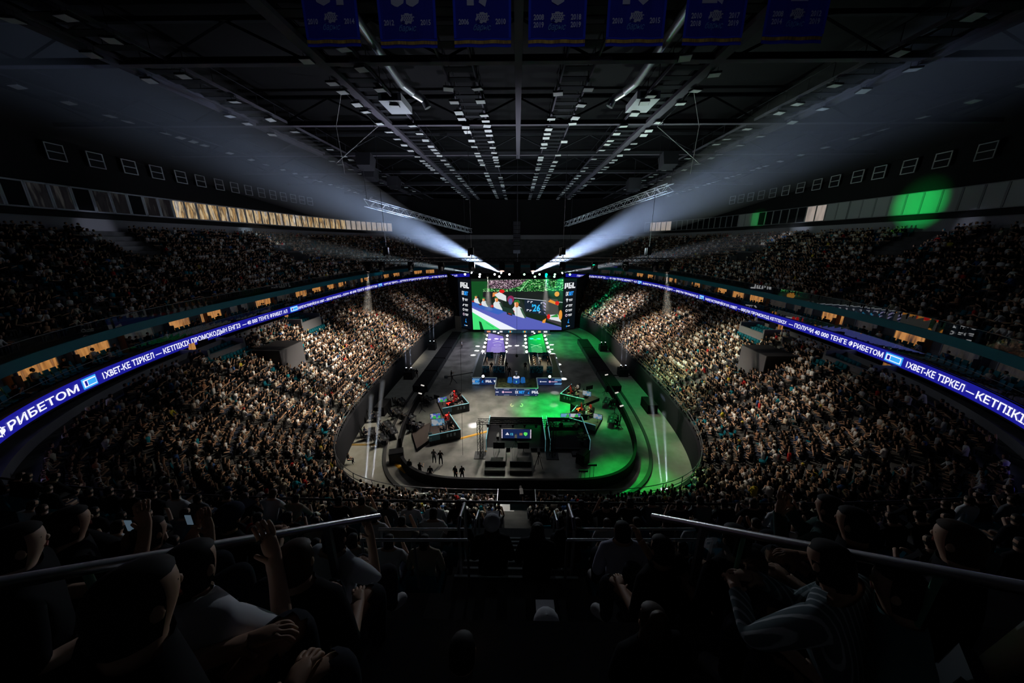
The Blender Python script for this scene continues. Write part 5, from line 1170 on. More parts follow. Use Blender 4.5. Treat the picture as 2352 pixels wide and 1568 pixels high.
# camera platform at the near wall
t = thing('camera_platform', 'dark railed camera platform at the front of the near stand', 'platform', (0, 19.5, 2.85)); 
b = MB(); b.box((.0, 0, .05), (2.8, 2.6, .1), DARK); b.box((0, 0, -.3), (2.6, 2.4, .6), DARK); b.build('floor_plate', t)
b = MB(); b.box((0, 1.28, .6), (2.8, .06, 1.1), BAR); b.build('front_panel', t)
for s_ in (-1, 1): b = MB(); b.box((s_*1.38, 0, .6), (.05, 2.6, 1.1), BAR); b.tube((s_*1.38, -1.3, 1.17), (s_*1.38, 1.3, 1.17), .04, ALU, 6); b.build('side_panel', t)
person('stcam', (.75, 19.4, 2.96), (-.5, 1), 'black', 'camera operator in black standing on the near camera platform'); tripod_cam((.35, 20.1, 2.96), 'broadcast camera worked by the operator on the platform', (-.1, 1), 1.35)
for X, Y, z, nm in ((-.75, 19.3, 2.95, 'on the camera platform'), (-.9, 18.4, 3.1, 'behind the camera platform')):
    b = MB(); b.box((0, 0, .35), (1.2, .8, .7), STEEL); o = b.build('equipment_crate'); o.location = (X, Y, z); tag(o, 'grey topped equipment crate '+nm, 'crate'); b = MB(); b.box((0, 0, .71), (1.1, .7, .03), mat('crate_lid', (.5, .5, .52), .5)); b.build('lid', o)
# mic stands on the green floor
for X, Y, h, nm in ((1338, 1108, 1.3, 'left'), (1358, 1098, 1.5, 'right')):
    p = onz(X, Y); t = thing('sign_stand', 'small black two-legged floor stand, %s of the pair' % nm, 'stand', p)
    for s_ in (-.18, .18): b = MB(); b.tube((s_, 0, 0), (s_, 0, h), .02, DARK, 5); b.build('leg', t)
    b = MB(); b.box((0, 0, h), (.85, .1, .2), DARK); b.build('head', t)
# cable camera and hanging cables
p = ony(1187, 815, 52); t = thing('cable_camera', 'cable-suspended camera hanging above the stage', 'camera', p); b = MB(); b.tube((0, 0, .1), (0, 0, 33.6-p.z), .02, BLACK, 5); b.build('cable', t); b = MB(); b.ball((0, 0, -.1), (.25, .25, .3), DARK, 10, 6); b.build('body', t)
for k in range(4): a = .4+k*1.571; b = MB(); b.tube((0, 0, .05), (.6*math.cos(a), .6*math.sin(a), .1), .03, ALU, 5); b.build('arm', t)
for a, c, nm in (((1063, 1046), (1054, 610), 'left'),):
    p = onz(*a); q = ony(c[0], c[1], 40.0); tag(one('hanging_cable', BLACK, 'tube', (p.x, p.y, .05), (q.x, q.y, q.z), .018, n=5), 'thin black cable hanging from the truss to the left floor', 'cable')
# ------------------------------------------------------------------ roof
ROOFST = mat('roof_steel', (.02, .021, .025), .85); ROOFB = mat('roof_beam_pale', (.085, .08, .1), .85)
ZC = 33.7
for k, y in enumerate((27.6, 40.3, 53.0, 65.7, 78.4, 91.1)):
    ord_ = ('nearest', 'second', 'third', 'fourth', 'fifth', 'farthest')[k]
    t = thing('roof_truss', 'dark steel roof truss spanning the arena, %s of the six from the camera' % ord_, 'roof truss', (0, y, ZC))
    hw = 50 if y < 80 else 44
    b = MB(); b.box((0, 0, .2), (2*hw, .35, .4), ROOFST); b.box((0, 0, -.02), (2*hw, .5, .05), ROOFB); b.build('bottom_chord', t)
    b = MB(); b.box((0, 0, 2.6), (2*hw, .3, .3), ROOFST); b.build('top_chord', t)
    b = MB(); n = 20
    for i in range(n): u = -hw+2*hw*i/n; v = u+2*hw/n; b.tube((u, 0, .3 if i % 2 else 2.5), (v, 0, 2.5 if i % 2 else .3), .09, ROOFST, 4, caps=False)
    b.build('web', t)
b = MB(); b.box((0, 25, ZC), (.5, 58, .5), ROOFB); tag(b.build('roof_girder'), 'pale straight girder along the middle of the roof', 'girder')
for x in (-13.7, 13.7, -28.2, 28.2):
    b = MB(); b.box((x, 48, ZC+.1), (.75 if abs(x) < 20 else .6, 104 if abs(x) < 20 else 92, .3), ROOFB); b.box((x, 48, ZC+.5), (.2, 104 if abs(x) < 20 else 92, .6), ROOFST)
    tag(b.build('roof_girder'), 'long roof girder along the %s %s catwalk' % (('left' if x < 0 else 'right'), 'middle' if abs(x) < 20 else 'outer'), 'girder')
LENS = mat('flood_lens', (.55, .57, .57), .5)
fb = MB(); fb.box((0, 0, -.42), (.82, .66, .12), DARK); fbm = fb.build('x'); fl = MB(); fl.box((0, 0, -.49), (.76, .6, .03), LENS); flm = fl.build('x'); fy = MB(); fy.tube((-.2, 0, 0), (-.2, 0, -.4), .02, DARK, 4); fy.tube((.2, 0, 0), (.2, 0, -.4), .02, DARK, 4); fym = fy.build('x')
FM = (fbm.data, flm.data, fym.data)
for q in (fbm, flm, fym): bpy.data.objects.remove(q)
def floodlight(p, rz, tilt, label, grp):
    t = thing('floodlight', label, 'floodlight', p, rz, grp); t.rotation_euler = (tilt, 0, rz)
    for nm, me in zip(('housing', 'lens', 'bracket'), FM): o = bpy.data.objects.new(nm, me); C.objects.link(o); o.parent = t
rl = random.Random(11)
for cx, hw, nm, ys, st in ((4.4, 1.1, 'inner', 30, 2.55), (12.6, 1.55, 'middle', 25, 2.6), (26.1, 1.55, 'outer', 18, 3.6)):
    for s_ in (-1, 1):
        side = 'left' if s_ < 0 else 'right'; t = thing('catwalk', 'dark slatted catwalk under the roof, %s %s one' % (side, nm), 'catwalk', (s_*cx, 0, ZC+.3))
        b = MB()
        for i in range(64): b.box((0, 2+i*1.6, .0), (2*hw-.2, .7, .05), ROOFST)
        b.build('slatted_deck', t)
        for q in (-1, 1):
            b = MB(); b.box((q*hw, 52, -.02), (.12, 104, .22), ROOFB); b.build('edge_beam', t); b = MB(); b.tube((q*hw, 0, 1.1), (q*hw, 104, 1.1), .04, ROOFST, 4)
            for i in range(44): b.tube((q*hw, i*2.4, 0), (q*hw, i*2.4, 1.1), .03, ROOFST, 4)
            b.build('handrail', t)
        for q in (-1, 1):
            y = ys+rl.uniform(0, 2)
            while y < 101 - (0 if cx < 20 else 15):
                if rl.random() < .86: floodlight((s_*cx+q*(hw+.05), y, ZC+.15), rl.uniform(-.25, .25), rl.uniform(-.2, .12), 'square pale floodlight hung on the %s %s catwalk' % (side, nm), 'floodlights on the %s %s catwalk' % (side, nm))
                y += st*rl.choice((.6, 1, 1, 1.25))
for s_ in (-1, 1):
    side = 'left' if s_ < 0 else 'right'; t = thing('lighting_batten', 'long lighting batten under the %s edge of the roof' % side, 'batten', (s_*37.5, 0, ZC-.3)); b = MB(); b.box((0, 52, 0), (.15, 92, .15), ROOFST); b.build('bar', t)
    b = MB()
    b.tube((.5, 6, .9), (.5, 98, .9), .03, ROOFST, 4); b.build('upper_wire', t)
    y = 22
    while y < 92: floodlight((s_*37.5, y, ZC-.35), rl.uniform(-.3, .3)+1.57, rl.uniform(-.2, .2), 'square pale floodlight on the %s edge batten' % side, 'floodlights on the %s edge batten' % side); y += 3.0*rl.choice((.5, 1, 1.2))
DUCT = mat('bare_duct', (.75, .77, .8), .3, .9)
for s_ in (-1, 1):
    side = 'left' if s_ < 0 else 'right'; b = MB(); pts = [(s_*9.6, 16, 34.6), (s_*9.9, 33, 34.6), (s_*9.4, 34.5, 34.5), (s_*8.6, 35.2, 34.2), (s_*8.3, 35.3, 33.6)]; b.path(pts, .32, DUCT, 10)
    tag(b.build('air_duct'), 'bare metal air duct running along the %s middle catwalk' % side, 'duct')
    t = thing('air_unit', 'pale air handling unit beside the %s middle catwalk' % side, 'air unit', (s_*11.2, 35.2, 33.6)); b = MB(); b.box((0, 0, .3), (2.0, 3.2, .6), mat('unit_pale', (.45, .47, .5), .45)); b.build('casing', t); b = MB(); b.box((0, -1.62, .3), (1.4, .05, .4), DARK); b.build('grille', t)
    for k, pl in enumerate((((760, 130), (785, 205), (868, 290), (800, 350), (772, 375)), ((785, 205), (772, 290), (792, 400)))):
        P = [ony(1189+s_*(1189-x), y, 36+2*k) for x, y in pl]; b = MB(); b.path(P, .035, mat('cable_grey', (.3, .3, .3), .6), 6); tag(b.build('hanging_cable'), 'loose grey cable %s from the roof on the %s' % (('looping', 'hanging straight')[k], side), 'cable')
# hanging speaker clusters
for X, Y, y, nm in ((840, 372, 46, 'left, higher'), (850, 400, 52, 'left, lower'), (1535, 370, 46, 'right, higher'), (1455, 425, 56, 'right, lower'), (905, 420, 60, 'left, farthest')):
    p = ony(X, Y, y); t = thing('hanging_speaker', 'black speaker cabinet hanging from the roof, %s' % nm, 'speaker', p); b = MB(); b.box((0, 0, 0), (1.7, 1.5, 1.5), BLACK, rx=-.3, taper=1.1); b.build('cabinet', t); b = MB(); b.tube((0, 0, .6), (0, 0, ZC-p.z), .03, BLACK, 5); b.build('chain', t)
p = ony(1187, 545, 74); t = thing('line_array', 'black line array speaker column hanging before the screen', 'speaker', p)
for k in range(8): b = MB(); b.box((0, 0, 2.8-k*.8), (1.5, .9, .72), BLACK, rx=.03*k); b.build('cabinet', t)
b = MB(); b.tube((0, 0, 3), (0, 0, ZC-p.z), .03, BLACK, 5); b.build('chain', t)
# retired number banners
def fabric(name, col):
    m = bpy.data.materials.new(name); m.use_nodes = True; nt = m.node_tree; bs = nt.nodes['Principled BSDF']; bs.inputs['Base Color'].default_value = (*col, 1); bs.inputs['Roughness'].default_value = .9
    t = nt.nodes.new('ShaderNodeBsdfTranslucent'); t.inputs['Color'].default_value = (*col, 1); mx = nt.nodes.new('ShaderNodeMixShader'); mx.inputs[0].default_value = .5
    nt.links.new(bs.outputs[0], mx.inputs[1]); nt.links.new(t.outputs[0], mx.inputs[2]); nt.links.new(mx.outputs[0], nt.nodes['Material Output'].inputs['Surface']); return m
BAN = fabric('banner_blue', (.01, .015, .3)); BANE = fabric('banner_edge', (.02, .06, .75)); GOLD = noisy('banner_gold', (.16, .09, .02), (.45, .3, .06), 5, .7, coord='Generated'); NUM = fabric('banner_number', (.6, .63, .74)); YR = fabric('banner_year', (.65, .69, .8)); LBL = fabric('banner_script', (.2, .45, .68))
BY = 20.0
for k, (xl, xr, yb, num, l1, r1, l2, r2) in enumerate(((708, 830, 108, '81', '2010', '2014', '', ''), (876, 1005, 111, '33', '2012', '2015', '', ''), (1044, 1174, 109, '17', '2006', '2010', '', ''), (1213, 1343, 108, '8', '2008', '2018', '2019', '2019'), (1390, 1521, 107, '10', '2010', '2015', '', ''), (1565, 1700, 105, '27', '2010', '2017', '2018', '2019'), (1746, 1885, 101, '2', '2008', '2012', '2014', '2019'))):
    pl, pr = ony(xl, yb, BY), ony(xr, yb, BY); w = pr.x-pl.x; hgt = 4.4; t = thing('number_banner', 'blue hanging banner with a gold hem, %s of the seven from the left' % ('first', 'second', 'third', 'fourth', 'fifth', 'sixth', 'seventh')[k], 'banner', ((pl.x+pr.x)/2, BY, pl.z))
    def wav(x): return .03*math.sin(x*5+k)
    b = MB(); n = 12
    for i in range(n):
        u, v = -w/2+w*i/n, -w/2+w*(i+1)/n; b.quad((u, wav(u), 0), (v, wav(v), 0), (v, wav(v), hgt), (u, wav(u), hgt), BAN)
    b.build('cloth', t)
    b = MB()
    for za, zc, m in ((0.0, .09, BANE), (.14, .28, GOLD), (.30, .36, BANE)):
        for i in range(n): u, v = -w/2+w*i/n, -w/2+w*(i+1)/n; b.quad((u, wav(u)-.008, za), (v, wav(v)-.008, za), (v, wav(v)-.008, zc), (u, wav(u)-.008, zc), m)
    for q in (-1, 1): b.quad((q*w/2, -.04, .36), (q*(w/2-.12), -.04, .36), (q*(w/2-.12), -.04, hgt), (q*w/2, -.04, hgt), BANE)
    b.build('hem', t)
    L = MB(); fz = 1.85; put_text(L, num, (0, -.06, 1.76), X_, Z_, NUM, 1.5, .62*len(num)+.2, bold=.06)
    for s_, tx, ty in ((-1, l1, l2), (1, r1, r2)):
        if ty: put_text(L, tx, (s_*.9, -.06, 1.06), X_, Z_, YR, .22, .5, bold=.03); put_text(L, ty, (s_*.9, -.06, .76), X_, Z_, YR, .22, .5, bold=.03)
        else: put_text(L, tx, (s_*.9, -.06, .9), X_, Z_, YR, .22, .5, bold=.03)
    put_text(L, 'барыс', (0, -.06, .66), X_, Z_, LBL, .26, .85, bold=.0, shear=.35)
    L.build('lettering', t)
    E_ = MB(); prof = [(-.3, 1.0), (-.33, 1.1), (-.27, 1.2), (-.28, 1.32), (-.2, 1.3), (-.1, 1.37), (.06, 1.38), (.16, 1.33), (.26, 1.36), (.27, 1.27), (.38, 1.22), (.28, 1.16), (.33, 1.06), (.22, 1.04), (.2, .95), (.06, .98), (-.04, .92), (-.16, .98)]
    E_.poly([(x, -.06, z) for x, z in prof], NUM)
    E_.poly([(-.31, -.066, 1.03), (-.2, -.066, 1.08), (-.1, -.066, 1.05), (-.12, -.066, .98), (-.24, -.066, .97)], BAN)
    for k2 in range(16):
        x, z = -.18+.11*(k2 % 5)+.04*(k2//5 % 2), 1.1+.075*(k2//5); r = .024
        E_.poly([(x+math.cos(a)*r*1.3, -.066, z+math.sin(a)*r) for a in np.linspace(0, 6.283, 6)[:-1]], BAN)
    E_.build('emblem', t)
# ------------------------------------------------------------------ trusses with lamps
TY, TZ = 40.0, 19.8
t = thing('lighting_truss', 'long black lighting truss hanging across the middle of the arena', 'truss', (0, TY, TZ)); b = MB(); truss(b, (-18, 0, 0), (18, 0, 0), .42, BLACK, .04, .55); b.build('lattice', t)
for X in (889, 1083, 1293, 1489):
    p = ony(X, 590, TY); tt = thing('chain_hoist', 'black chain hoist holding the front truss, ' + {889: 'leftmost of four', 1083: 'second from the left', 1293: 'third from the left', 1489: 'rightmost of four'}[X], 'hoist', (p.x, TY, TZ+.25)); b = MB(); b.box((0, 0, .75), (.5, .4, .8), BLACK); b.tube((-.3, .1, .2), (-.3, .1, 1.1), .14, BLACK, 8); b.build('motor', tt); b = MB(); b.tube((0, 0, 1.1), (0, 0, ZC-TZ-.3), .025, BLACK, 5); b.tube((0, 0, 0), (0, 0, .4), .04, BLACK, 5); b.build('chain', tt)
def mhead(p, aim, label, lens, sc_=1., grp=None, name='moving_head_light'):
    t = thing(name, label, 'stage light', p, 0, grp); d = Vector(aim).normalized()
    b = MB(); b.box((0, 0, -.12*sc_), (.5*sc_, .35*sc_, .22*sc_), BLACK); b.build('base', t)
    b = MB(); [b.box((q*.27*sc_, 0, -.42*sc_), (.08*sc_, .2*sc_, .5*sc_), BLACK) for q in (-1, 1)]; b.build('yoke', t)
    c = Vector((0, 0, -.6*sc_)); b = MB(); b.tube(c-d*.32*sc_, c+d*.34*sc_, .24*sc_, BLACK, 12, .27*sc_); b.build('head', t)
    b = MB(); b.tube(c+d*.34*sc_, c+d*.36*sc_, .24*sc_, lens, 12); b.build('lens', t); return Vector(p)+c+d*.38*sc_
OFF = mat('lens_off', (.05, .055, .06), .1); PINK = em('lens_pink', (1., .65, .55), 1.2); HOT = em('lens_hot', (.9, .93, 1.), 14.); HOTW = em('lens_warm', (1., .85, .7), 4.)
fh = []
for k, X in enumerate((845, 876, 943, 1013, 1083, 1153, 1225, 1292, 1366, 1437, 1506, 1533)):
    p = ony(X, 603, TY); aim = (0, -.4, -1)
    ln = {1153: PINK, 1225: PINK, 845: HOTW, 1533: HOTW}.get(X, OFF)
    if X == 845: aim = (-.35, .4, -1)
    if X == 1533: aim = (.35, .4, -1)
    if X == 1437 or X == 1366: aim = (.1, -1, -.3)
    fh.append(mhead((p.x, TY, TZ-.2), aim, 'black moving light hung under the long front truss' if ln is OFF else '%s moving light under the %s front truss' % (('warm lit', 'pink lit')[ln is PINK], 'left half of the' if X < 1187 else 'right half of the'), ln, 1.15, 'dark moving lights under the front truss' if ln is OFF else None))
p = ony(1188, 612, TY); b = MB(); b.box((0, 0, -.75), (.75, .6, 1.5), BLACK, taper=1.1); o = b.build('hanging_speaker'); o.location = (p.x, TY, TZ-.2); tag(o, 'tall black speaker hanging under the middle of the front truss', 'speaker')
RY, RZ = 79.5, 15.6
t = thing('lighting_truss', 'dark lighting truss hanging in front of the video screen top', 'truss', (0, RY, RZ)); b = MB(); truss(b, (-15, 0, 0), (15, 0, 0), .5, DARK, .05, .8); b.build('lattice', t)
for x in (-12, 0, 12):
    b = MB(); b.tube((x, RY, RZ+.3), (x, RY, ZC), .03, DARK, 5); tag(b.build('hoist_chain'), 'thin chain holding the rear truss at %s' % {-12: 'its left end', 0: 'its centre', 12: 'its right end'}[x], 'chain')
WL, GL = em('lens_white', (1., .95, .95), 7.), em('lens_green', (.35, 1., .45), 6.)
BEAMS = {}
for k, (X, Y, c) in enumerate(((222, 42, 'w'), (357, 32, 'h'), (490, 42, 'w'), (483, 85, 'w'), (625, 72, 'd'), (755, 42, 'w'), (838, 82, 'w'), (890, 35, 'h'), (1020, 42, 'w'), (1287, 43, 'g'), (1420, 35, 'h'), (1478, 85, 'g'), (1562, 43, 'g'), (1685, 75, 'd'), (1828, 85, 'g'), (1838, 43, 'g'), (1952, 35, 'h'), (2108, 45, 'g'))):
    p = ony(1040+X*.12755, 625+Y*.12755, RY-.5); aim = (0, -1, -.25) if c != 'd' else (0, .1, -1)
    if c == 'h': aim = (math.copysign(.6, p.x), -.6, .38)
    q = mhead((p.x, RY-.3, p.z+.75), aim, '%s stage light in the row on the rear truss' % {'w': 'white glowing', 'h': 'blazing white', 'g': 'green glowing', 'd': 'downward pointing'}[c], {'w': WL, 'h': HOT, 'g': GL, 'd': HOTW}[c], 1.0, 'rear truss lights '+c)
    BEAMS.setdefault(c, []).append(q)
for s_ in (-1, 1):
    a, c = ((843, 465), (1080, 530)) if s_ < 0 else ((1540, 430), (1300, 515)); P, Q = ony(*a, 46), ony(*c, 84); side = 'left' if s_ < 0 else 'right'
    t = thing('lighting_truss', 'pale ladder truss hanging diagonally under the %s half of the roof' % side, 'truss', P); b = MB(); truss(b, (0, 0, 0), Q-P, .9, mat('truss_alu', (.5, .52, .55), .4, .7), .05, 1.2); b.build('lattice', t)
    b = MB(); b.tube((0, 0, .4), (0, 0, ZC-P.z), .03, DARK, 5); b.build('chain', t)
# ------------------------------------------------------------------ foreground: aisle, stairs, rails
AZ = 17.3
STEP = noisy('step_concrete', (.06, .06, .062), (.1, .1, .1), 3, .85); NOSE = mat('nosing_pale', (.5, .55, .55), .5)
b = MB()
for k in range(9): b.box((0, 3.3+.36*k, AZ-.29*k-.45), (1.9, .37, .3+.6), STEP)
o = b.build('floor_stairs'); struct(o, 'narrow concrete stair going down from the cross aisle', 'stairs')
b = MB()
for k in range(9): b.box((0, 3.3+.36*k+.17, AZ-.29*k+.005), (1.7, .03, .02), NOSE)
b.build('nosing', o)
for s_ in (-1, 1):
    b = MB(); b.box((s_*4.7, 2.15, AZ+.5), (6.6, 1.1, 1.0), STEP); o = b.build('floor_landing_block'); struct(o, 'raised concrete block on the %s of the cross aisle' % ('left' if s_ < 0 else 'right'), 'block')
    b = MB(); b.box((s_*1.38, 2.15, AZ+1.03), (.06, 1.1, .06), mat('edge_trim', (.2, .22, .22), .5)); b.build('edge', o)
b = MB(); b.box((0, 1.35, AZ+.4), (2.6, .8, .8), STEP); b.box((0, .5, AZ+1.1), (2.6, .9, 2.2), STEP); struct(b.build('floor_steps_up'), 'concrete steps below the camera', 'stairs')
for s_, A_, B_ in ((-1, (870, 1185), (-40, 1348)), (1, (1500, 1185), (2392, 1358))):
    side = 'left' if s_ < 0 else 'right'; A = ont(*A_, .0037); B = ont(*B_, .00145); t = thing('handrail', 'long metal handrail with glass below, sloping up along the %s of the stairs' % side, 'handrail', A); d = B-A
    b = MB(); b.tube((0, 0, 0), d, .024, CHROME, 12); b.build('tube', t)
    dn = Vector((0, 0, -.75)); g = MB()
    for f0, f1 in ((.06, .42), (.46, .86)): p, q = d*f0+Vector((0, 0, -.06)), d*f1+Vector((0, 0, -.06)); g.quad(p, q, q+dn, p+dn, GLASS)
    g.build('glass_panel', t)
    b = MB()
    for f in (.44, .88): p = d*f; b.tube(p, p+Vector((0, 0, -.95)), .014, mat('glass_edge', (.12, .3, .2), .3), 6)
    b.build('panel_edge', t)
    b = MB(); p = d*.28; b.box(p+Vector((0, 0, -.5)), (.05, .03, 1.0), STEEL); b.build('post', t)
    # rails on the front edge of the cross aisle
    for y, px0, px1, py_, nm in ((3.35, 830, 1073, 1240, 'aisle edge'), (4.3, 870, 1066, 1215, 'second row')):
        xs = (px0, px1) if s_ < 0 else (2376-px1, 2376-px0+90)
        P, Q = ony(xs[0], py_, y), ony(xs[1], py_, y); t = thing('row_railing', 'horizontal metal rail at the %s, %s of the stair' % (nm, side), 'railing', P); b = MB(); b.tube((0, 0, 0), Q-P, .02, ALU, 8); b.build('tube', t); b = MB()
        for f in (.0, .5, 1.): p = (Q-P)*f; b.tube(p, p+Vector((0, 0, -.8)), .018, ALU, 6)
        b.build('posts', t)
    x = s_*.78; t = thing('stair_railing', 'upright metal stair railing on the %s of the narrow stair' % side, 'railing', (x, 3.6, AZ-.3)); b = MB()
    b.path([(0, 0, 0), (0, 0, 1.0), (0, .12, 1.06), (0, .5, .95), (0, .5, .0)], .022, ALU, 8); b.path([(0, 1.4, -1.4), (0, 1.4, -.45), (0, 1.55, -.4), (0, 2.0, -.6), (0, 2., -1.6)], .022, ALU, 8); b.build('tube', t)
# notice sign hanging on the balcony rail
p = ony(1191, 1155, 6.7); t = thing('notice_sign', 'small pale notice board fixed to the rail in front of the stairs', 'sign', p); b = MB(); b.box((0, 0, -.1), (.42, .02, .22), mat('sign_grey', (.25, .33, .33), .6)); b.build('board', t); b = MB()
for k in range(4): b.box((0, -.012, -.04-k*.04), (.3-.05*(k % 2), .004, .012), mat('sign_ink', (.05, .2, .2), .6))
b.build('text_lines', t)
# striped shirt, camo and print cloths
def striped():
    m = mat('shirt_striped', (.2, .25, .26), .85); nt = m.node_tree; bs = nt.nodes['Principled BSDF']; tc = nt.nodes.new('ShaderNodeTexCoord'); w = nt.nodes.new('ShaderNodeTexWave'); w.inputs['Scale'].default_value = 9; w.bands_direction = 'X'; w.inputs['Distortion'].default_value = .6
    r = nt.nodes.new('ShaderNodeValToRGB'); r.color_ramp.elements[0].color = (.13, .17, .18, 1); r.color_ramp.elements[1].color = (.5, .55, .56, 1); r.color_ramp.elements[0].position = .75; r.color_ramp.elements[1].position = .9
    nt.links.new(tc.outputs['Object'], w.inputs['Vector']); nt.links.new(w.outputs['Fac'], r.inputs['Fac']); nt.links.new(r.outputs['Color'], bs.inputs['Base Color']); return m
STR = striped(); CAMOG = noisy('shirt_grey_pattern', (.03, .035, .035), (.35, .37, .36), 7, .85, detail=2); WT = mat('shirt_white_near', (.75, .76, .8), .85); CAPG = mat('cap_grey', (.62, .63, .66), .8); BL = CLOTH['black']; CREAM = mat('cap_cream', (.5, .48, .42), .8); LBLUE = mat('shirt_pale_lilac', (.5, .5, .62), .85)
FG = [
 (1130, 1208, .0056, 'lap', .05, 0, BL, dict(cap=CAPG, longhair=True, hair=HAIRB, girth=1.15), 'long-haired person in a backwards grey cap and black top sitting on the stair edge'),
 (1235, 1218, .0056, 'lap', .1, .15, BL, dict(longhair=True), 'dark-haired person in a black top with crossed straps sitting right of the grey cap'),
 (770, 1232, .0034, 'chin', .12, .35, WT, dict(), 'man in a white T-shirt resting his raised hand by his face, behind left rail'),
 (1905, 1288, .0021, 'knees', .3, -.45, STR, dict(long=True), 'man in a striped long-sleeved shirt hugging his knees on the right'),
 (315, 1375, .00112, 'lap', .1, .5, BL, dict(sk=1), 'person with thick dark hair and bare neck, closest at the lower left'),
 (436, 1300, .0017, 'chin', .15, .2, WT, dict(sk=0), 'person in a white printed T-shirt with a dark shoulder strap on the left'),
 (678, 1285, .0022, 'lap', .1, .1, BL, dict(hair=HAIRB), 'man in a dark jacket with a pale collar below the left handrail'),
 (1500, 1425, .0027, 'lap', .1, -.2, BL, dict(longhair=True, hair=HAIRB), 'person with long brown hair sitting right of the aisle floor'),
 (1255, 1445, .0036, 'knees', .25, 0, CAMOG, dict(cap=CAPG, girth=1.1), 'person in a grey cap and grey patterned shirt at the bottom centre'),
 (1062, 1492, .0028, 'lap', .1, .1, BL, dict(girth=1.2), 'broad person with short hair in black at the bottom centre, left of the cap'),
 (1520, 1258, .0034, 'chin', .08, -.5, BL, dict(), 'person in black in profile with hand raised, right of the stair rail'),
 (1690, 1236, .0030, 'lap', .1, -.3, BL, dict(), 'person in black sitting under the right handrail middle'),
 (2062, 1345, .0019, 'lap', .1, -.9, mat('shirt_teal_near', (.12, .22, .22), .85), dict(), 'young person in a greenish shirt looking left behind the right glass panel'),
 (1430, 1218, .0046, 'lap', .12, 0, LBLUE, dict(), 'person in a pale shirt in the seats right of the stair'),
 (530, 1190, .0042, 'knees', .2, .3, BL, dict(cap=mat('cap_navy', (.02, .025, .05), .8)), 'person in a navy cap looking right beyond the left handrail'),
 (345, 1220, .0030, 'phone', .1, .4, BL, dict(sk=1), 'person in black holding up a phone beyond the left handrail'),
 (1310, 1198, .0068, 'lap', .06, -.1, BL, dict(), 'person with dark hair in black right of the upright stair railing'),
 (1960, 1198, .0028, 'lap', .1, -.7, BL, dict(sk=1), 'person in black turning left in the right side seats'),
 (1905, 1165, .0034, 'phone', .1, -.6, mat('shirt_dark_green', (.05, .09, .08), .85), dict(long=True), 'person in a dark green jacket holding hands up on the right'),
 (2200, 1240, .0022, 'lap', .1, -.6, BL, dict(hair=HAIRB), 'brown-haired person in black at the far right seats'),
 (160, 1200, .0026, 'phone', .1, .6, BL, dict(), 'person in black with raised arms at the far left seats'),
 (40, 1250, .0020, 'lap', .1, .7, BL, dict(sk=2), 'person in dark clothes at the left picture edge beyond the rail'),
]
smat = smesh.copy(); smat.materials.clear(); smat.materials.append(mat('seat_dark', (.02, .03, .035), .5)); smat.materials.append(DARK)
for (X, Y, tt, kind, lean, yaw, shirt, kw, label) in FG:
    J = pose(kind, lean); hd = ont(X, Y, tt); f = Vector((math.sin(yaw), math.cos(yaw), 0)); rz = math.atan2(-f.x, f.y)
    loc = hd-Matrix.Rotation(rz, 3, 'Z') @ Vector(J['hed'])
    o = spectator(J, loc, f, label, shirt, hands='' if kind == 'lap' and tt > .004 else 'LR', **kw)
    if X in (770, 1905, 315, 436, 678, 1690, 2062, 345, 1960, 1905, 2200, 160, 40, 530, 1520):
        s = bpy.data.objects.new('stand_seat', smat); C.objects.link(s); s.location = loc+Vector((0, 0, .0)); s.rotation_euler = (0, 0, rz); tag(s, 'plastic seat under the '+label[:60].rsplit(' ', 2)[0], 'seat')
# phone in hand, strap
for X, Y, tt, nm in ((300, 1205, .0029, 'by the raised hands left of the handrail'), (436, 1192, .0033, 'glowing above the left handrail')):
    p = ont(X, Y, tt); t = thing('phone', 'lit phone held up '+nm, 'phone', p); b = MB(); b.box((0, 0, 0), (.055, .01, .1), DARK); b.build('case', t); b = MB(); b.box((0, -.007, 0), (.046, .004, .085), em('phone_screen', (.2, .3, .4), .25)); b.build('display', t)
# ------------------------------------------------------------------ lighting
def spot(name, loc, to, power, ang, col=(1, 1, 1), blend=.6, r=.15):
    l = bpy.data.lights.new(name, 'SPOT'); l.energy = power; l.color = col; l.spot_size = R_(ang); l.spot_blend = blend; l.shadow_soft_size = r
    o = bpy.data.objects.new(name, l); C.objects.link(o); o.location = loc
    o.rotation_euler = (Vector(to)-Vector(loc)).to_track_quat('-Z', 'Y').to_euler(); return o
def haze_mat(name, dens, g):
    m = bpy.data.materials.new(name); m.use_nodes = True; nt = m.node_tree; nt.nodes.clear(); o = nt.nodes.new('ShaderNodeOutputMaterial'); v = nt.nodes.new('ShaderNodeVolumeScatter')
    v.inputs['Density'].default_value = dens; v.inputs['Anisotropy'].default_value = g; nt.links.new(v.outputs[0], o.inputs['Volume']); return m
HZ = haze_mat('stage_haze', .05, .45); HZT = haze_mat('stage_haze_dense', .12, .2)
def beam(src, dst, L, ang, power, col, label, m=HZ, r0=.12, blend=1.):
    src, dst = Vector(src), Vector(dst); d = (dst-src).normalized(); spot('beam_lamp', src, dst, power, ang, col, blend, .06)
    b = MB(); b.tube(src+d*.25, src+d*L, r0+.25*math.tan(R_(ang/2)), m, 20, r0*.5+L*math.tan(R_(ang/2))*1.02, smooth=False); o = b.build('lit_haze'); tag(o, label, 'haze', kind='stuff')
WARM = (1, .87, .7); COOL = (.45, .62, 1.)
h = BEAMS['h']
beam(h[1], onz(300, 215, 33.2), 76, 9.8, 600000, COOL, 'broad white beam through haze, from the stage up to the left')
beam(h[2], onz(2078, 200, 33.2), 76, 9.8, 600000, COOL, 'broad white beam through haze, from the stage up to the right')
beam(h[0], ony(600, 548, 66), 60, 6.5, 190000, (.7, .9, 1.), 'thin pale beam through haze, toward the left upper stand')
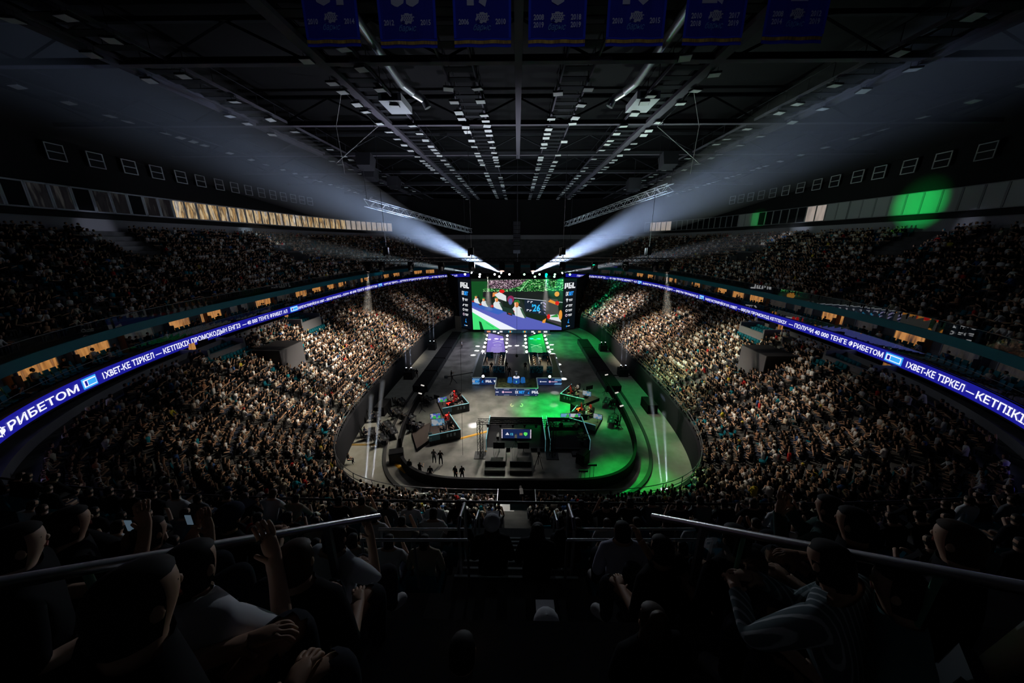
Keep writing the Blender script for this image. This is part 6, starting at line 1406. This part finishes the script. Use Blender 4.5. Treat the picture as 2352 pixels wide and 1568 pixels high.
beam(h[3], ony(1760, 545, 66), 60, 6.5, 190000, (.75, .85, 1.), 'thin pale beam through haze, toward the right upper stand')
d_ = BEAMS['d']
for q, nm in ((d_[0], 'left'), (d_[1], 'right')): beam(q, q+Vector((0, .4, -10)), 8, 15, 16000, (1, .93, .85), 'short pale beam falling in front of the %s half of the screen' % nm, HZT)
for q, dx, nm in ((fh[0], -2.4, 'left'), (fh[11], 2.4, 'right')): beam(q, q+Vector((dx, 3, -8)), 6, 11, 7000, (1, .88, .78), 'short warm beam under the %s end of the front truss' % nm, HZT)
p = Vector((17.3, 96, 11.6)); beam(p, p+Vector((4.2, -4, -8)), 9, 17, 26000, (1, .92, .85), 'short pale beam falling beside the right end of the ribbon board', HZT)
for k, (p, hh) in enumerate(CASES):
    for q in (-.4, .4):
        s_ = Vector((p.x+q, p.y, hh+.62)); beam(s_, s_+Vector((q*.1, 1.0, 10)), 7.5, 3.2, 26000, (.6, .75, 1.), 'upright thin blue beam from the %s wall case, %s of its pair' % (('far left', 'middle left', 'far right', 'middle right')[k], 'left' if q < 0 else 'right'), HZT, .08)
for X, Y, tx, ty, nm in ((836, 1118, 853, 900, 'left wall, outer'), (850, 1118, 880, 865, 'left wall, inner'), (1525, 1125, 1490, 870, 'right wall, inner'), (1536, 1125, 1524, 940, 'right wall, outer')):
    p = onz(X, Y, 1.3); p.y += .3; t = thing('floor_beam_light', 'black beam light on the floor by the near '+nm, 'stage light', (p.x, p.y, 0)); b = MB(); b.box((0, 0, .15), (.5, .5, .3), DARK); b.build('base', t); b = MB(); b.tube((0, 0, .3), (0, 0, 1.1), .2, DARK, 10); b.tube((0, 0, 1.1), (0, 0, 1.12), .16, em('head_lens', (.8, .85, 1.), 3.), 10); b.build('head', t)
    q = ony(tx, ty, p.y+13); beam(Vector((p.x, p.y, 1.2)), q, (q-p).length*.95, 2.4, 150000, (.72, .82, 1.), 'upright pale beam from the near '+nm, HZT, .1)
# audience lights
for s_ in (-1, 1):
    sx = -s_*4.4
    spot('audience_spot', (sx, 56, 33), (s_*24, 60, 5.5), 170000, 26, WARM, 1.)
    spot('audience_spot', (sx, 48, 33), (s_*26, 45, 6.5), 165000 if s_ < 0 else 120000, 26, WARM if s_ < 0 else (1, .95, .7), 1.)
    spot('audience_spot', (sx, 44, 33), (s_*24, 34, 5), 62000 if s_ < 0 else 48000, 28, WARM, 1.)
    spot('audience_spot', (s_*4.4, 40, 33), (s_*20, 25, 3.5), 22000, 34, WARM, 1.)
    spot('audience_spot', (sx, 62, 33), (s_*24, 80, 6), 190000 if s_ > 0 else 34000, 22, (1, .92, .85), 1.)
    spot('audience_spot', (s_*6, 60, 19.5), (s_*18.5, 84.5, 4.5), 30000, 9, (1, .95, .9), 1.)
    spot('audience_spot', (s_*5, 40.3, 19.4), (s_*8, 19.0, 3), 46000, 44, (1, .93, .8), 1.)
# floor washes
spot('floor_wash', (-5, 42, 19.4), (-4, 41, 0), 17000, 44, (1, .95, .8), 1.)
spot('floor_wash', (-9, 40.5, 19.4), (-8.5, 32, 0), 7500, 62, (1, .94, .78), 1.)
spot('floor_wash', (3, 70, 15), (-6, 29, 0), 62000, 18, (1, .95, .82), 1.)
spot('floor_wash', (-3, 40.3, 19.4), (-6, 29, 0), 8000, 50, (1, .95, .82), 1.)
spot('track_wash', (-10, 40.5, 19.4), (-18, 34, 0), 10000, 45, (1, .92, .74), 1.)
spot('track_wash', (14, 40.5, 19.4), (18.5, 36, 0), 3200, 40, (1, .95, .7), 1.)
spot('green_wash', (5, 45, 19.4), (4.8, 40.5, 0), 55000, 36, (.0, 1, .13), 1.)
spot('green_wash', (9, 40.5, 19.4), (8, 31, 0), 58000, 58, (.0, 1, .15), 1.)
spot('green_wash', (9, 45, 19), (11.5, 24, 0), 45000, 26, (.0, 1, .1), 1.)
spot('green_wash', (14, 50, 19), (17, 42, 0), 7000, 60, (.0, 1, .2), 1.)
spot('green_wash', (6, 72, 15.2), (11, 72, 0), 13000, 80, (.0, 1, .2), 1.)
spot('green_wash', (6, 78, 15), (18, 92, 5), 20000, 60, (.0, 1, .4), 1.)
spot('lilac_wash', (-5, 72, 15.2), (-6, 68, 0), 6000, 80, (.75, .7, 1), 1.)
spot('cool_wash', (-8, 60, 19), (-12, 62, 0), 3500, 70, (.85, .88, 1), 1.)
# booths, risers and stage
for x, y, pw, c in ((-3.4, 54.5, 26000, (1, .85, .65)), (3.4, 54.5, 24000, (1, .9, .6)), (-8.6, 42.5, 9000, (1, .85, .8)), (-8.8, 36, 6000, (1, .85, .8)), (8.6, 44.5, 13000, (1, .85, .7)), (9, 38.5, 13000, (1, .85, .7))):
    spot('key_light', (x*.8, y-2, 19.2), (x, y, 1.2), pw, 20, c, 1.)
# small pools of light on the floor
for X, Y in ((150, 477), (132, 566), (60, 656), (375, 452), (525, 440), (640, 445), (790, 472), (935, 466), (1085, 467), (1225, 438), (1365, 440), (1630, 450), (1622, 540), (1655, 630), (1765, 840), (1870, 1130)):
    p = onz(1080+X*.11482, 740+Y*.11482, 0); spot('pin_spot', (p.x, p.y+3, 15), p, 110000, 4.2, (.9, .92, 1), .5, .05)
for X, Y in ((1087, 976), (1283, 965), (1274, 902), (1272, 930)): p = onz(X, Y); spot('pin_spot', (p.x*.9, p.y+3, 19.2), p, (110000 if Y > 960 else 16000), 4.2, (.95, .95, 1), .5, .05)
# green gobo light on the right box windows, pale light at the back rows
q = ony(2105, 468, 43.5); q = Vector((0, 0, H))+ray(2105, 468)*(50.5/ray(2105, 468).x); spot('green_wash', (8, 40.3, 20.4), q, 70000, 9.5, (.0, 1, .15), 1.)
q = Vector((0, 0, H))+ray(1712, 508)*(45/ray(1712, 508).x); spot('green_wash', (8, 40.3, 20.4), q, 50000, 4.8, (.0, 1, .15), 1.)
q = Vector((0, 0, H))+ray(250, 530)*(-49/ray(250, 530).x); spot('back_row_spot', (-8, 40.3, 20.4), q, 9000, 8, (.75, .8, 1), .8)
q = Vector((0, 0, H))+ray(2200, 530)*(49/ray(2200, 530).x); spot('back_row_spot', (8, 40.3, 20.4), q, 9000, 7, (.75, .8, 1), .8)
# weak fill lamps, added without fixtures
for x, c in ((-13, (.8, .85, 1)), (0, (.85, .9, 1)), (13, (.75, 1, .85))): spot('roof_fill', (x, 40, 20.4), (x*1.3, 48, 34), 6000, 150, c, .6, .3)  # added upward fill, standing in for bounce onto the roof
spot('roof_fill', (0, 74, 16.4), (0, 78, 34), 5000, 150, (.7, .85, 1), .6, .3)
for x, y in ((-12.6, 50), (12.6, 50)): spot('stand_fill', (x, y, 33), (x*1.5, y-4, 0), 1500, 160, (.85, .9, 1), 1., .4)  # added ambient fill for the stands, in place of bounced light
spot('foreground_fill', (0, 39.6, 19.3), (0, 0, 18.5), 4500, 70, (.8, .88, 1), 1., .3)  # added fill toward the camera, in place of arena bounce on the foreground
spot('banner_fill', (0, 5, 33.4), (0, 20, 32.5), 850, 140, (.85, .9, 1), 1., .2)  # added unseen lamp that brightens the banner fronts
w = bpy.data.worlds.new('world'); sc.world = w; w.use_nodes = True; w.node_tree.nodes['Background'].inputs[0].default_value = (0, 0, 0, 1)
sc.view_settings.view_transform = 'Standard'; sc.view_settings.look = 'None'; sc.view_settings.gamma = 1; sc.view_settings.use_curve_mapping = False
sc.view_settings.exposure = 0
cy = sc.cycles; cy.max_bounces = 4; cy.diffuse_bounces = 2; cy.glossy_bounces = 2; cy.transmission_bounces = 4; cy.transparent_max_bounces = 10; cy.volume_bounces = 0
cy.caustics_reflective = False; cy.caustics_refractive = False; cy.sample_clamp_indirect = 3; cy.use_denoising = True; cy.use_adaptive_sampling = True; cy.adaptive_threshold = .02
